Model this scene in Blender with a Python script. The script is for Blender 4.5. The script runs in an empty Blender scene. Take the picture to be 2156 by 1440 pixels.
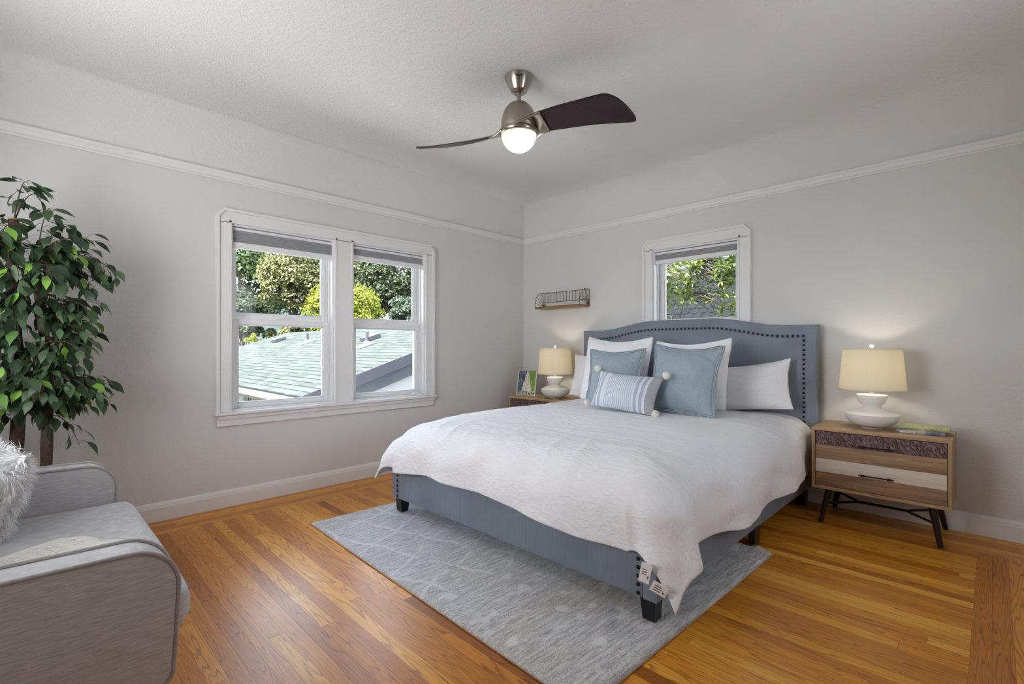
import bpy, bmesh, math, random
import numpy as np
from mathutils import Vector, Matrix, noise

C = bpy.context.scene.collection
scene = bpy.context.scene
PI = math.pi

# ---------------------------------------------------------------- camera, sky, sun, lights, exposure
cam_d = bpy.data.cameras.new('camera')
cam = bpy.data.objects.new('camera', cam_d)
C.objects.link(cam)
cam.location = (3.75, -3.952, 1.10)
cam.rotation_euler = (PI / 2, 0, math.radians(90 - 45.13))
cam_d.sensor_width = 36.0
cam_d.lens = 1018.0 / 2156 * 36.0
cam_d.shift_y = 11.0 / 2156
cam_d.clip_start = 0.05
cam_d.clip_end = 400
scene.camera = cam

scene.view_settings.view_transform = 'Standard'
scene.view_settings.look = 'None'
scene.view_settings.exposure = 0.26
scene.view_settings.gamma = 1.0
scene.cycles.max_bounces = 10
scene.cycles.diffuse_bounces = 5
scene.cycles.glossy_bounces = 3
scene.cycles.transmission_bounces = 6
scene.cycles.transparent_max_bounces = 12
scene.cycles.caustics_reflective = False
scene.cycles.caustics_refractive = False
scene.cycles.sample_clamp_indirect = 6.0
scene.cycles.use_denoising = True

SKY_STRENGTH = 6.5
SUN_STRENGTH = 32.0
REAR_FILL_POWER = 20.0

world = bpy.data.worlds.new('sky')
scene.world = world
world.use_nodes = True
wn = world.node_tree
wn.nodes.clear()
wo = wn.nodes.new('ShaderNodeOutputWorld')
wb = wn.nodes.new('ShaderNodeBackground')
wr = wn.nodes.new('ShaderNodeValToRGB')
wt = wn.nodes.new('ShaderNodeTexCoord')
wx = wn.nodes.new('ShaderNodeSeparateXYZ')
wn.links.new(wt.outputs['Generated'], wx.inputs[0])
wn.links.new(wx.outputs['Z'], wr.inputs[0])
wr.color_ramp.elements[0].position = 0.0
wr.color_ramp.elements[0].color = (0.92, 0.95, 1.0, 1)
wr.color_ramp.elements[1].position = 0.6
wr.color_ramp.elements[1].color = (0.70, 0.83, 1.0, 1)
wn.links.new(wr.outputs[0], wb.inputs[0])
wb.inputs[1].default_value = SKY_STRENGTH
wn.links.new(wb.outputs[0], wo.inputs[0])

sun_d = bpy.data.lights.new('sun', 'SUN')
sun_d.energy = SUN_STRENGTH
sun_d.angle = math.radians(0.6)
sun_d.color = (1.0, 0.95, 0.86)
sun = bpy.data.objects.new('sun', sun_d)
C.objects.link(sun)
sun.rotation_euler = Vector((0.10, -0.62, 0.78)).to_track_quat('Z', 'Y').to_euler()


def area(name, loc, aim, sx, sy, power, color):
    d = bpy.data.lights.new(name, 'AREA')
    d.shape = 'RECTANGLE'
    d.size = sx
    d.size_y = sy
    d.energy = power
    d.color = color
    o = bpy.data.objects.new(name, d)
    C.objects.link(o)
    o.location = loc
    o.rotation_euler = (Vector(loc) - Vector(aim)).to_track_quat('Z', 'Y').to_euler()
    return o


# added fill lamp outside an invented opening in the wall behind the camera
area('rear_fill', (1.6, -5.05, 1.30), (1.6, -1.5, 2.8), 1.4, 1.3, REAR_FILL_POWER, (1.0, 0.98, 0.96))


# ---------------------------------------------------------------- material helpers
def lin(c):
    return tuple(((x / 255) / 12.92 if x / 255 <= 0.04045 else ((x / 255 + 0.055) / 1.055) ** 2.4) for x in c)


class N:
    """small helper round a node tree"""
    def __init__(s, name):
        s.m = bpy.data.materials.new(name)
        s.m.use_nodes = True
        s.t = s.m.node_tree
        s.t.nodes.clear()
        s.out = s.t.nodes.new('ShaderNodeOutputMaterial')

    def n(s, typ, **kw):
        nd = s.t.nodes.new(typ)
        for k, v in kw.items():
            setattr(nd, k, v)
        return nd

    def val(s, sock, v):
        if isinstance(v, bpy.types.NodeSocket):
            s.t.links.new(v, sock)
        elif v is not None:
            if sock.type == 'RGBA' and len(v) == 3:
                v = (*v, 1)
            sock.default_value = v

    def math(s, op, a, b=None, c=None, clamp=False):
        nd = s.n('ShaderNodeMath', operation=op, use_clamp=clamp)
        s.val(nd.inputs[0], a)
        if b is not None:
            s.val(nd.inputs[1], b)
        if c is not None:
            s.val(nd.inputs[2], c)
        return nd.outputs[0]

    def mix(s, f, a, b, blend='MIX'):
        nd = s.n('ShaderNodeMix', data_type='RGBA', blend_type=blend)
        s.val(nd.inputs[0], f)
        s.val(nd.inputs[6], a)
        s.val(nd.inputs[7], b)
        return nd.outputs[2]

    def ramp(s, f, stops):
        nd = s.n('ShaderNodeValToRGB')
        e = nd.color_ramp.elements
        while len(e) < len(stops):
            e.new(0.5)
        for i, (p, c) in enumerate(stops):
            e[i].position = p
            e[i].color = (*c, 1) if len(c) == 3 else c
        s.val(nd.inputs[0], f)
        return nd.outputs[0]

    def coord(s, kind='Object'):
        return s.n('ShaderNodeTexCoord').outputs[kind]

    def mapping(s, v, scale=(1, 1, 1), rot=(0, 0, 0), loc=(0, 0, 0)):
        nd = s.n('ShaderNodeMapping')
        s.val(nd.inputs[0], v)
        nd.inputs['Scale'].default_value = scale
        nd.inputs['Rotation'].default_value = rot
        nd.inputs['Location'].default_value = loc
        return nd.outputs[0]

    def noise(s, v, scale, detail=2, rough=0.5, dist=0.0, out=0):
        nd = s.n('ShaderNodeTexNoise')
        s.val(nd.inputs['Vector'], v)
        nd.inputs['Scale'].default_value = scale
        nd.inputs['Detail'].default_value = detail
        nd.inputs['Roughness'].default_value = rough
        nd.inputs['Distortion'].default_value = dist
        return nd.outputs[out]

    def combine(s, x, y, z):
        nd = s.n('ShaderNodeCombineXYZ')
        s.val(nd.inputs[0], x)
        s.val(nd.inputs[1], y)
        s.val(nd.inputs[2], z)
        return nd.outputs[0]

    def sep(s, v):
        nd = s.n('ShaderNodeSeparateXYZ')
        s.val(nd.inputs[0], v)
        return nd.outputs

    def bump(s, h, strength=0.3, dist=0.01):
        nd = s.n('ShaderNodeBump')
        nd.inputs['Strength'].default_value = strength
        nd.inputs['Distance'].default_value = dist
        s.val(nd.inputs['Height'], h)
        return nd.outputs[0]

    def principled(s, color, rough=0.6, metal=0.0, spec=0.4, normal=None, sheen=0, **kw):
        p = s.n('ShaderNodeBsdfPrincipled')
        s.val(p.inputs['Base Color'], color)
        s.val(p.inputs['Roughness'], rough)
        s.val(p.inputs['Metallic'], metal)
        p.inputs['Specular IOR Level'].default_value = spec
        if sheen:
            p.inputs['Sheen Weight'].default_value = sheen
        if normal is not None:
            s.val(p.inputs['Normal'], normal)
        for k, v in kw.items():
            s.val(p.inputs[k], v)
        s.t.links.new(p.outputs[0], s.out.inputs[0])
        return p


M = {}


def simple(name, rgb, rough=0.6, metal=0.0, spec=0.4, bump=None, vary=None):
    """plain coloured material; bump=(scale, strength, distance); vary=(scale, amount)"""
    k = N(name)
    col = lin(rgb)
    v = k.coord()
    nrm = None
    if vary:
        f = k.noise(v, vary[0], 3)
        dark = tuple(c * (1 - vary[1]) for c in col)
        light = tuple(min(1, c * (1 + vary[1])) for c in col)
        col = k.mix(f, dark, light)
    if bump:
        nrm = k.bump(k.noise(v, bump[0], 3), bump[1], bump[2])
    k.principled(col, rough, metal, spec, nrm)
    M[name] = k.m
    return k.m


# plaster: hand-troweled orange peel on walls, coarser stipple on the ceiling
def plaster(name, rgb, s1, s2, strength, dist):
    k = N(name)
    v = k.coord()
    a = k.noise(v, s1, 4, 0.6)
    b = k.noise(v, s2, 2, 0.5)
    h = k.math('ADD', k.math('MULTIPLY', a, 0.6), k.math('MULTIPLY', b, 0.5))
    big = k.noise(v, 1.3, 2)
    col = k.mix(big, tuple(c * 0.975 for c in lin(rgb)), lin(rgb))
    k.principled(col, 0.75, 0, 0.25, k.bump(h, strength, dist))
    M[name] = k.m


plaster('wall_paint', (213, 212, 210), 26, 90, 0.30, 0.010)
plaster('ceiling_paint', (217, 216, 215), 42, 120, 0.42, 0.012)
simple('trim_paint', (224, 223, 222), 0.42, 0, 0.4, (30, 0.04, 0.004))
simple('vinyl', (228, 228, 229), 0.35, 0, 0.45)


# oak strip floor, uv in metres: u along the grain, v across
def oak_floor():
    k = N('oak_strip_floor')
    uv = k.n('ShaderNodeUVMap').outputs[0]
    o = k.sep(uv)
    u, v = o[0], o[1]
    W = 0.057
    q = k.math('DIVIDE', v, W)
    vid = k.math('FLOOR', q)
    vf = k.math('FRACT', q)
    wnz = k.n('ShaderNodeTexWhiteNoise', noise_dimensions='1D')
    k.val(wnz.inputs['W'], vid)
    u2 = k.math('ADD', u, k.math('MULTIPLY', wnz.outputs[0], 6.3))
    uq = k.math('DIVIDE', u2, 3.1)
    uid = k.math('FLOOR', uq)
    uf = k.math('FRACT', uq)
    wn2 = k.n('ShaderNodeTexWhiteNoise', noise_dimensions='2D')
    k.val(wn2.inputs['Vector'], k.combine(vid, uid, 0))
    r = wn2.outputs[0]
    rc = k.sep(wn2.outputs[1])
    base = k.ramp(r, [(0.0, lin((154, 90, 30))), (0.07, lin((192, 118, 36))), (0.40, lin((217, 141, 44))),
                      (0.75, lin((226, 153, 50))), (1.0, lin((240, 178, 76)))])
    # cathedral grain: contour lines of a stretched noise field, different in every strip
    vec = k.combine(k.math('MULTIPLY', u, 1.0), k.math('MULTIPLY', v, k.math('ADD', 8.0, k.math('MULTIPLY', rc[2], 16.0))), k.math('MULTIPLY', rc[0], 37.0))
    g = k.noise(vec, 1.0, 2.0, 0.45, 0.35)
    kk = k.math('ADD', 13.0, k.math('MULTIPLY', rc[1], 16.0))
    saw = k.math('FRACT', k.math('MULTIPLY', g, kk))
    line = k.ramp(saw, [(0.0, (1, 1, 1)), (0.16, (0.55, 0.55, 0.55)), (0.45, (0, 0, 0)), (0.95, (0, 0, 0)), (1.0, (1, 1, 1))])
    pore = k.noise(k.combine(k.math('MULTIPLY', u, 14.0), k.math('MULTIPLY', v, 420.0), rc[2]), 1.0, 2.0, 0.6)
    pore = k.ramp(pore, [(0.34, (1, 1, 1)), (0.52, (0, 0, 0))])
    amt = k.math('MULTIPLY', line, k.math('ADD', 0.62, k.math('MULTIPLY', pore, 0.38)))
    amt = k.math('MAXIMUM', amt, k.math('MULTIPLY', pore, 0.20))
    col = k.mix(amt, base, k.mix(1.0, base, (0.30, 0.19, 0.12), 'MULTIPLY'))
    # worn, darker patches here and there
    blotch = k.ramp(k.noise(k.combine(k.math('MULTIPLY', u, 1.6), k.math('MULTIPLY', v, 5.0), r), 1.3, 3), [(0.58, (0, 0, 0)), (0.75, (1, 1, 1))])
    col = k.mix(k.math('MULTIPLY', blotch, 0.20), col, lin((112, 66, 30)))
    ed = k.math('MINIMUM', vf, k.math('SUBTRACT', 1.0, vf))
    gap = k.math('LESS_THAN', ed, 0.013)
    en = k.math('LESS_THAN', uf, 0.0009)
    gap = k.math('MAXIMUM', gap, en)
    col = k.mix(k.math('MULTIPLY', gap, 0.62), col, lin((58, 32, 14)))
    h = k.math('SUBTRACT', k.math('MULTIPLY', amt, -0.25), gap)
    rough = k.math('ADD', 0.24, k.math('MULTIPLY', k.noise(uv, 3.0, 3), 0.16))
    k.principled(col, rough, 0, 0.34, k.bump(h, 0.25, 0.0012))
    M['oak'] = k.m


oak_floor()


# woven upholstery: two crossed fine stretches of noise, slub streaks
def linen(name, rgb, vary=0.16, streak=(6, 160, 160), scale=1.0, bump=0.25, rough=0.9, sheen=0.15):
    k = N(name)
    v = k.coord()
    c = lin(rgb)
    a = k.noise(k.mapping(v, streak), scale, 3, 0.6)
    b = k.noise(k.mapping(v, (streak[1], streak[1], streak[0])), scale, 3, 0.6)
    f = k.math('MULTIPLY_ADD', k.math('SUBTRACT', k.math('ADD', a, b), 1.0), 1.6, 0.5, clamp=True)
    col = k.mix(f, tuple(x * (1 - vary) for x in c), tuple(min(1, x * (1 + vary)) for x in c))
    k.principled(col, rough, 0, 0.2, k.bump(f, bump, 0.002), sheen)
    M[name] = k.m


linen('bed_linen', (124, 131, 142), 0.15, (5, 300, 5))
linen('sofa_fabric', (190, 188, 190), 0.22, (420, 26, 420))
linen('sofa_welt', (168, 163, 162), 0.15, (200, 60, 200))


# seersucker cotton: rows of small puckers
def seersucker(name, rgb, rowscale, strength, dist=0.006, rot=0.0):
    k = N(name)
    v = k.coord()
    a = k.noise(k.mapping(v, (rowscale * 0.28, rowscale, rowscale * 0.5), (0, 0, rot)), 1.0, 3, 0.55, 0.4)
    b = k.noise(v, 9, 3, 0.5)
    h = k.math('ADD', a, k.math('MULTIPLY', b, 0.7))
    k.principled(lin(rgb), 0.85, 0, 0.2, k.bump(h, strength, dist), 0.1)
    M[name] = k.m


seersucker('duvet_cotton', (233, 232, 234), 80, 0.6, 0.013)
seersucker('euro_cotton', (236, 235, 237), 60, 0.40, 0.010)
linen('pillow_cotton', (230, 229, 231), 0.03, (18, 120, 40), 1.0, 0.3)
linen('blue_cotton', (150, 164, 172), 0.09, (40, 260, 40), 1.0, 0.15)
simple('taupe_stripe', (110, 112, 122), 0.9, 0, 0.2)
simple('cream_stripe', (208, 205, 198), 0.9, 0, 0.2)
simple('pompom_yarn', (226, 221, 209), 0.95, 0, 0.15, (90, 0.9, 0.01))


def lumbar_stripes():
    k = N('lumbar_stripes')
    uv = k.sep(k.n('ShaderNodeUVMap').outputs[0])
    x = k.math('MULTIPLY_ADD', uv[0], 0.56, 0.28)   # metres from the left edge, 0 .. 0.56
    base = lin((206, 210, 216))
    fine = k.math('FRACT', k.math('DIVIDE', x, 0.0165))
    finem = k.math('MULTIPLY', k.math('LESS_THAN', fine, 0.45),
                   k.math('MULTIPLY', k.math('GREATER_THAN', x, 0.14), k.math('LESS_THAN', x, 0.385)))
    col = k.mix(k.math('MULTIPLY', finem, 0.75), base, lin((141, 160, 184)))
    for a, b in ((0.035, 0.055), (0.075, 0.098), (0.40, 0.425), (0.445, 0.47)):
        m = k.math('MULTIPLY', k.math('GREATER_THAN', x, a), k.math('LESS_THAN', x, b))
        col = k.mix(k.math('MULTIPLY', m, 0.85), col, lin((142, 154, 178)))
    m = k.math('GREATER_THAN', x, 0.49)
    col = k.mix(m, col, lin((146, 147, 151)))
    weave = k.noise(k.mapping(k.coord(), (240, 60, 240)), 1.0, 2, 0.6)
    col = k.mix(k.math('MULTIPLY', weave, 0.22), col, lin((240, 240, 240)))
    h = k.math('ADD', k.math('MULTIPLY', finem, 0.8), weave)
    k.principled(col, 0.92, 0, 0.2, k.bump(h, 0.5, 0.004))
    M['lumbar'] = k.m


lumbar_stripes()


def wood(name, a, b, axis=0, scale=1.0, rough=0.5, contrast=1.0):
    k = N(name)
    v = k.coord()
    s = [22, 22, 22]
    s[axis] = 1.6
    n1 = k.noise(k.mapping(v, s), scale, 4, 0.6, 0.6)
    s2 = [160, 160, 160]
    s2[axis] = 6
    n2 = k.noise(k.mapping(v, s2), scale, 2, 0.6)
    f = k.math('MULTIPLY_ADD', k.math('SUBTRACT', k.math('ADD', k.math('MULTIPLY', n1, 0.7), k.math('MULTIPLY', n2, 0.4)), 0.55), 2.2 * contrast, 0.5, clamp=True)
    col = k.mix(f, lin(a), lin(b))
    k.principled(col, rough, 0, 0.35, k.bump(n2, 0.12, 0.002))
    M[name] = k.m


wood('oak_veneer', (142, 114, 82), (190, 160, 122))
wood('oak_veneer_upright', (140, 114, 84), (188, 160, 122), 2)
wood('drawer_brown', (122, 94, 70), (180, 146, 110), 0, 1.0, 0.5, 1.4)
wood('drawer_white', (196, 182, 162), (226, 216, 200), 0, 1.0, 0.55, 0.8)
wood('drawer_walnut', (104, 78, 60), (172, 136, 104), 0, 1.0, 0.5, 1.5)
wood('leg_wood', (74, 46, 26), (110, 70, 40), 2)


def hide_band():
    k = N('textured_dark_band')
    v = k.mapping(k.coord(), (1, 1, 1), (0, 0.5, 0))
    f = k.noise(k.mapping(v, (230, 60, 48)), 1.0, 3, 0.65)
    g = k.noise(k.coord(), 9, 2)
    col = k.ramp(f, [(0.34, lin((44, 24, 24))), (0.50, lin((88, 62, 58))), (0.64, lin((150, 134, 136)))])
    col = k.mix(k.math('MULTIPLY', k.ramp(g, [(0.5, (0, 0, 0)), (0.7, (1, 1, 1))]), 0.45), col, lin((70, 24, 22)))
    k.principled(col, 0.5, 0, 0.35, k.bump(f, 0.5, 0.003))
    M['hide'] = k.m


hide_band()
simple('black_metal', (38, 34, 33), 0.42, 0.6, 0.4)
simple('dark_leg', (40, 30, 27), 0.38, 0, 0.4, (12, 0.1, 0.003), (20, 0.2))
simple('black_leg', (20, 19, 22), 0.28, 0, 0.5)
simple('nail_black', (24, 22, 28), 0.25, 0.5, 0.5)
simple('nickel', (172, 166, 158), 0.24, 1.0, 0.5)
simple('nickel_satin', (168, 160, 150), 0.36, 1.0, 0.5)
simple('bronze_wire', (128, 110, 82), 0.45, 0.3, 0.4)
wood('shelf_wood', (120, 92, 60), (168, 132, 88))
simple('ceramic', (226, 224, 221), 0.55, 0, 0.35, (14, 0.06, 0.004))
simple('acrylic', (240, 240, 236), 0.15, 0, 0.5)
simple('paper', (226, 222, 210), 0.85, 0, 0.2)
simple('silver_frame', (196, 192, 182), 0.3, 0.7, 0.5)
simple('white_tag', (236, 234, 230), 0.8, 0, 0.2)
simple('ink', (84, 82, 86), 0.8, 0, 0.2)
simple('ink_blue', (70, 80, 120), 0.7, 0, 0.2)
simple('badge_black', (14, 13, 15), 0.3, 0, 0.5)


def fan_blade():
    k = N('blade_wood')
    v = k.coord()
    f = k.noise(k.mapping(v, (9, 90, 90)), 1.0, 3, 0.6)
    col = k.mix(f, lin((26, 17, 22)), lin((56, 36, 42)))
    k.principled(col, 0.3, 0, 0.35, k.bump(f, 0.1, 0.002))
    M['blade'] = k.m


fan_blade()


def shade():
    k = N('lamp_shade_linen')
    v = k.coord()
    w = k.noise(k.mapping(v, (120, 120, 600)), 1.0, 2, 0.6)
    d = k.n('ShaderNodeBsdfDiffuse')
    k.val(d.inputs[0], k.mix(w, lin((226, 219, 204)), lin((238, 232, 220))))
    t = k.n('ShaderNodeBsdfTranslucent')
    k.val(t.inputs[0], lin((240, 232, 212)))
    m = k.n('ShaderNodeMixShader')
    m.inputs[0].default_value = 0.42
    k.t.links.new(d.outputs[0], m.inputs[1])
    k.t.links.new(t.outputs[0], m.inputs[2])
    k.t.links.new(m.outputs[0], k.out.inputs[0])
    M['shade'] = k.m


shade()


def globe():
    k = N('frosted_globe')
    t = k.n('ShaderNodeBsdfTranslucent')
    t.inputs[0].default_value = (0.9, 0.92, 0.85, 1)
    e = k.n('ShaderNodeEmission')
    e.inputs[0].default_value = (1.0, 0.98, 0.88, 1)
    e.inputs[1].default_value = 0.28
    g = k.n('ShaderNodeBsdfGlossy')
    g.inputs['Roughness'].default_value = 0.3
    a = k.n('ShaderNodeAddShader')
    k.t.links.new(t.outputs[0], a.inputs[0])
    k.t.links.new(e.outputs[0], a.inputs[1])
    m = k.n('ShaderNodeMixShader')
    m.inputs[0].default_value = 0.05
    k.t.links.new(a.outputs[0], m.inputs[1])
    k.t.links.new(g.outputs[0], m.inputs[2])
    k.t.links.new(m.outputs[0], k.out.inputs[0])
    M['globe'] = k.m


globe()


def glass():
    k = N('window_glass')
    t = k.n('ShaderNodeBsdfTransparent')
    t.inputs[0].default_value = (0.97, 0.985, 0.98, 1)
    g = k.n('ShaderNodeBsdfGlossy')
    g.inputs['Roughness'].default_value = 0.02
    f = k.n('ShaderNodeFresnel')
    f.inputs[0].default_value = 1.2
    m = k.n('ShaderNodeMixShader')
    k.t.links.new(f.outputs[0], m.inputs[0])
    k.t.links.new(t.outputs[0], m.inputs[1])
    k.t.links.new(g.outputs[0], m.inputs[2])
    k.t.links.new(m.outputs[0], k.out.inputs[0])
    M['glass'] = k.m


glass()


def blind_fabric():
    k = N('blind_fabric')
    z = k.sep(k.coord())[2]
    f = k.math('FRACT', k.math('DIVIDE', z, 0.012))
    fine = k.noise(k.mapping(k.coord(), (30, 30, 400)), 1.0, 2)
    col = k.mix(fine, lin((140, 141, 144)), lin((166, 167, 170)))
    k.principled(col, 0.8, 0, 0.2, k.bump(f, 0.15, 0.002))
    M['blind'] = k.m


blind_fabric()


def leaf_mat(name, cols, rough=0.4, trans=0.25, back=None):
    """leaf colour differs from leaf to leaf (random per mesh island)"""
    k = N(name)
    g = k.n('ShaderNodeNewGeometry')
    col = k.ramp(g.outputs['Random Per Island'], cols)
    p = k.n('ShaderNodeBsdfPrincipled')
    k.val(p.inputs['Base Color'], col)
    p.inputs['Roughness'].default_value = rough
    p.inputs['Specular IOR Level'].default_value = 0.35
    t = k.n('ShaderNodeBsdfTranslucent')
    k.val(t.inputs[0], k.mix(1.0, col, (1.0, 1.0, 0.45), 'MULTIPLY'))
    m = k.n('ShaderNodeMixShader')
    m.inputs[0].default_value = trans
    k.t.links.new(p.outputs[0], m.inputs[1])
    k.t.links.new(t.outputs[0], m.inputs[2])
    k.t.links.new(m.outputs[0], k.out.inputs[0])
    M[name] = k.m


leaf_mat('ficus_leaf', [(0.0, lin((40, 58, 42))), (0.45, lin((58, 80, 54))), (0.78, lin((76, 98, 68))), (0.90, lin((90, 122, 72))), (0.93, lin((120, 170, 62))), (1.0, lin((146, 190, 84)))], 0.42, 0.15)
simple('bark', (92, 74, 66), 0.9, 0, 0.2, (60, 0.9, 0.01), (34, 0.45))
simple('twig', (84, 60, 56), 0.8)
simple('pot', (70, 62, 56), 0.7)
simple('soil', (52, 42, 34), 1.0)
simple('fur', (238, 236, 236), 0.9, 0, 0.15)
simple('cut_stem', (168, 132, 70), 0.8)


def tree_cols(c, k):
    # leaves are dark outdoors and lie in full sun: low albedo, full daylight
    return [(0.0, tuple(x * k * 0.55 for x in lin(c))), (0.5, tuple(x * k for x in lin(c))), (1.0, tuple(min(1, x * k * 1.5) for x in lin(c)))]


OUT = 0.20     # how far real reflectances lie under the colours the photo's long exposure shows
leaf_mat('leaf_green', tree_cols((150, 180, 118), OUT), 0.6, 0.3)
leaf_mat('leaf_olive', tree_cols((190, 192, 124), OUT), 0.6, 0.3)
leaf_mat('leaf_dark', tree_cols((112, 128, 84), OUT), 0.6, 0.25)
leaf_mat('leaf_yellow', tree_cols((196, 208, 64), OUT * 1.3), 0.6, 0.35)
leaf_mat('leaf_blue', tree_cols((140, 165, 140), OUT), 0.6, 0.25)
leaf_mat('leaf_shrub', tree_cols((176, 200, 104), OUT * 1.15), 0.35, 0.3)
simple('tree_bark', (86, 80, 74), 0.95)
simple('pale_bark', (64, 58, 52), 0.9)
simple('far_hill', (42, 56, 54), 1.0, 0, 0.1, None, (0.2, 0.3))
simple('house_wall', (126, 126, 128), 0.9, 0, 0.2, (40, 0.2, 0.01))
simple('house_trim', (84, 74, 60), 0.7)
simple('fascia_dark', (40, 40, 48), 0.7)
simple('fascia_blue', (58, 61, 66), 0.8, 0, 0.2, None, (7, 0.3))
simple('gutter_white', (84, 82, 84), 0.5)
simple('vent_metal', (54, 56, 62), 0.5)
simple('flashing', (86, 92, 98), 0.4)
simple('dark_glass', (12, 14, 18), 0.1)
simple('pink_roof', (92, 80, 92), 0.9, 0, 0.2, None, (6, 0.15))
simple('ground_out', (58, 60, 48), 1.0)
simple('bounce_pale', (196, 192, 184), 0.9)
simple('bounce_white', (222, 220, 214), 0.9)
simple('slate', (17, 19, 22), 0.7, 0, 0.1, (40, 0.3, 0.01), (7, 0.7))
simple('eave_paint', (150, 150, 150), 0.7)


def shingles():
    k = N('roof_shingles')
    uv = k.n('ShaderNodeUVMap').outputs[0]
    o = k.sep(uv)
    row = k.math('DIVIDE', o[1], 0.145)
    rid = k.math('FLOOR', row)
    rf = k.math('FRACT', row)
    w1 = k.n('ShaderNodeTexWhiteNoise', noise_dimensions='1D')
    k.val(w1.inputs['W'], rid)
    cq = k.math('ADD', k.math('DIVIDE', o[0], 0.31), k.math('MULTIPLY', w1.outputs[0], 3.0))
    cid = k.math('FLOOR', cq)
    cf = k.math('FRACT', cq)
    w2 = k.n('ShaderNodeTexWhiteNoise', noise_dimensions='2D')
    k.val(w2.inputs['Vector'], k.combine(rid, cid, 0))
    col = k.mix(w2.outputs[0], lin((54, 58, 56)), lin((68, 73, 70)))
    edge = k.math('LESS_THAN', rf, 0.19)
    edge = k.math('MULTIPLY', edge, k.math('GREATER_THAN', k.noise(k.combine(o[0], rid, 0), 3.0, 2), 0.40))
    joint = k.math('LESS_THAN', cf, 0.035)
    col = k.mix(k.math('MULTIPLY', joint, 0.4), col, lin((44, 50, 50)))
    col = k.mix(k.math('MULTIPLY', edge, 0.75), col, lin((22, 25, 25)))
    k.principled(col, 0.95, 0, 0.05, k.bump(k.math('MULTIPLY', rf, -1.0), 0.3, 0.01))
    M['shingles'] = k.m


shingles()


def rug_mat():
    k = N('woven_rug')
    v = k.coord()            # rug-local metres, x along the long side, y along the short side
    o = k.sep(v)
    streak = k.noise(k.mapping(v, (75, 9, 1)), 1.0, 3, 0.65)
    fine = k.noise(v, 170, 3, 0.65)
    big = k.noise(k.mapping(v, (2.2, 1.2, 1)), 1.0, 3)
    f = k.math('MULTIPLY_ADD', k.math('SUBTRACT', k.math('ADD', k.math('MULTIPLY', streak, 0.8), k.math('MULTIPLY', fine, 0.75)), 0.76), 3.0, 0.5, clamp=True)
    cool = k.mix(f, lin((156, 155, 163)), lin((228, 228, 234)))
    warm = k.mix(f, lin((142, 134, 120)), lin((222, 214, 200)))
    wm = k.ramp(k.math('ADD', k.math('MULTIPLY', big, 0.7), k.math('MULTIPLY', streak, 0.4)), [(0.50, (0, 0, 0)), (0.72, (1, 1, 1))])
    side = k.ramp(o[0], [(0.0, (0, 0, 0)), (0.85, (1, 1, 1))])
    col = k.mix(k.math('MULTIPLY_ADD', side, 0.45, k.math('MULTIPLY', wm, 0.5), clamp=True), cool, warm)
    # pale hand-drawn lattice on the left half, rows of dabs on the right half
    wob = k.noise(v, 3.0, 2)
    a = k.math('ADD', k.math('ADD', o[0], k.math('MULTIPLY', o[1], 0.55)), k.math('MULTIPLY', wob, 0.22))
    b = k.math('ADD', k.math('SUBTRACT', k.math('MULTIPLY', o[0], 0.35), o[1]), k.math('MULTIPLY', wob, 0.18))
    def lines(t, p, w):
        fr = k.math('FRACT', k.math('DIVIDE', t, p))
        return k.math('LESS_THAN', k.math('ABSOLUTE', k.math('SUBTRACT', fr, 0.5)), w)
    lat = k.math('MAXIMUM', lines(a, 0.30, 0.034), lines(b, 0.24, 0.042))
    lat = k.math('MULTIPLY', lat, k.math('LESS_THAN', o[0], 0.22))
    lat = k.math('MULTIPLY', lat, k.math('GREATER_THAN', k.noise(v, 5.0, 2), 0.41))
    dab = k.ramp(k.noise(k.mapping(v, (13, 9, 1)), 1.0, 1), [(0.60, (0, 0, 0)), (0.68, (1, 1, 1))])
    dab = k.math('MULTIPLY', dab, k.math('GREATER_THAN', o[0], 0.05))
    pale = k.math('MAXIMUM', lat, dab)
    pale = k.math('MULTIPLY', pale, k.math('ADD', 0.30, k.math('MULTIPLY', fine, 0.70)))
    col = k.mix(pale, col, lin((232, 230, 228)))
    h = k.math('ADD', k.math('MULTIPLY', fine, 0.6), streak)
    k.principled(col, 0.95, 0, 0.1, k.bump(h, 0.9, 0.006), 0.2)
    M['rug'] = k.m
    simple('rug_binding', (196, 160, 132), 0.9)


rug_mat()


def page_mat():
    """printed page: rows of grey word-like dashes, uv 0..1 on the page"""
    k = N('printed_page')
    uv = k.sep(k.n('ShaderNodeUVMap').outputs[0])
    row = k.math('MULTIPLY', uv[1], 26.0)
    rid = k.math('FLOOR', row)
    rf = k.math('FRACT', row)
    ink = k.math('MULTIPLY', k.math('GREATER_THAN', rf, 0.35), k.math('LESS_THAN', rf, 0.68))
    word = k.noise(k.combine(k.math('MULTIPLY', uv[0], 26.0), k.math('MULTIPLY', rid, 7.31), 0), 1.0, 2)
    ink = k.math('MULTIPLY', ink, k.math('GREATER_THAN', word, 0.47))
    blk = k.noise(k.combine(0.0, k.math('MULTIPLY', rid, 0.31), 3.0), 1.0, 1)
    ink = k.math('MULTIPLY', ink, k.math('GREATER_THAN', blk, 0.40))
    for s, lo, hi in ((uv[0], 0.12, 0.85), (uv[1], 0.10, 0.90)):
        ink = k.math('MULTIPLY', ink, k.math('MULTIPLY', k.math('GREATER_THAN', s, lo), k.math('LESS_THAN', s, hi)))
    col = k.mix(k.math('MULTIPLY', ink, 0.5), lin((232, 229, 222)), lin((120, 120, 124)))
    k.principled(col, 0.8, 0, 0.2)
    M['page'] = k.m


page_mat()


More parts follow.
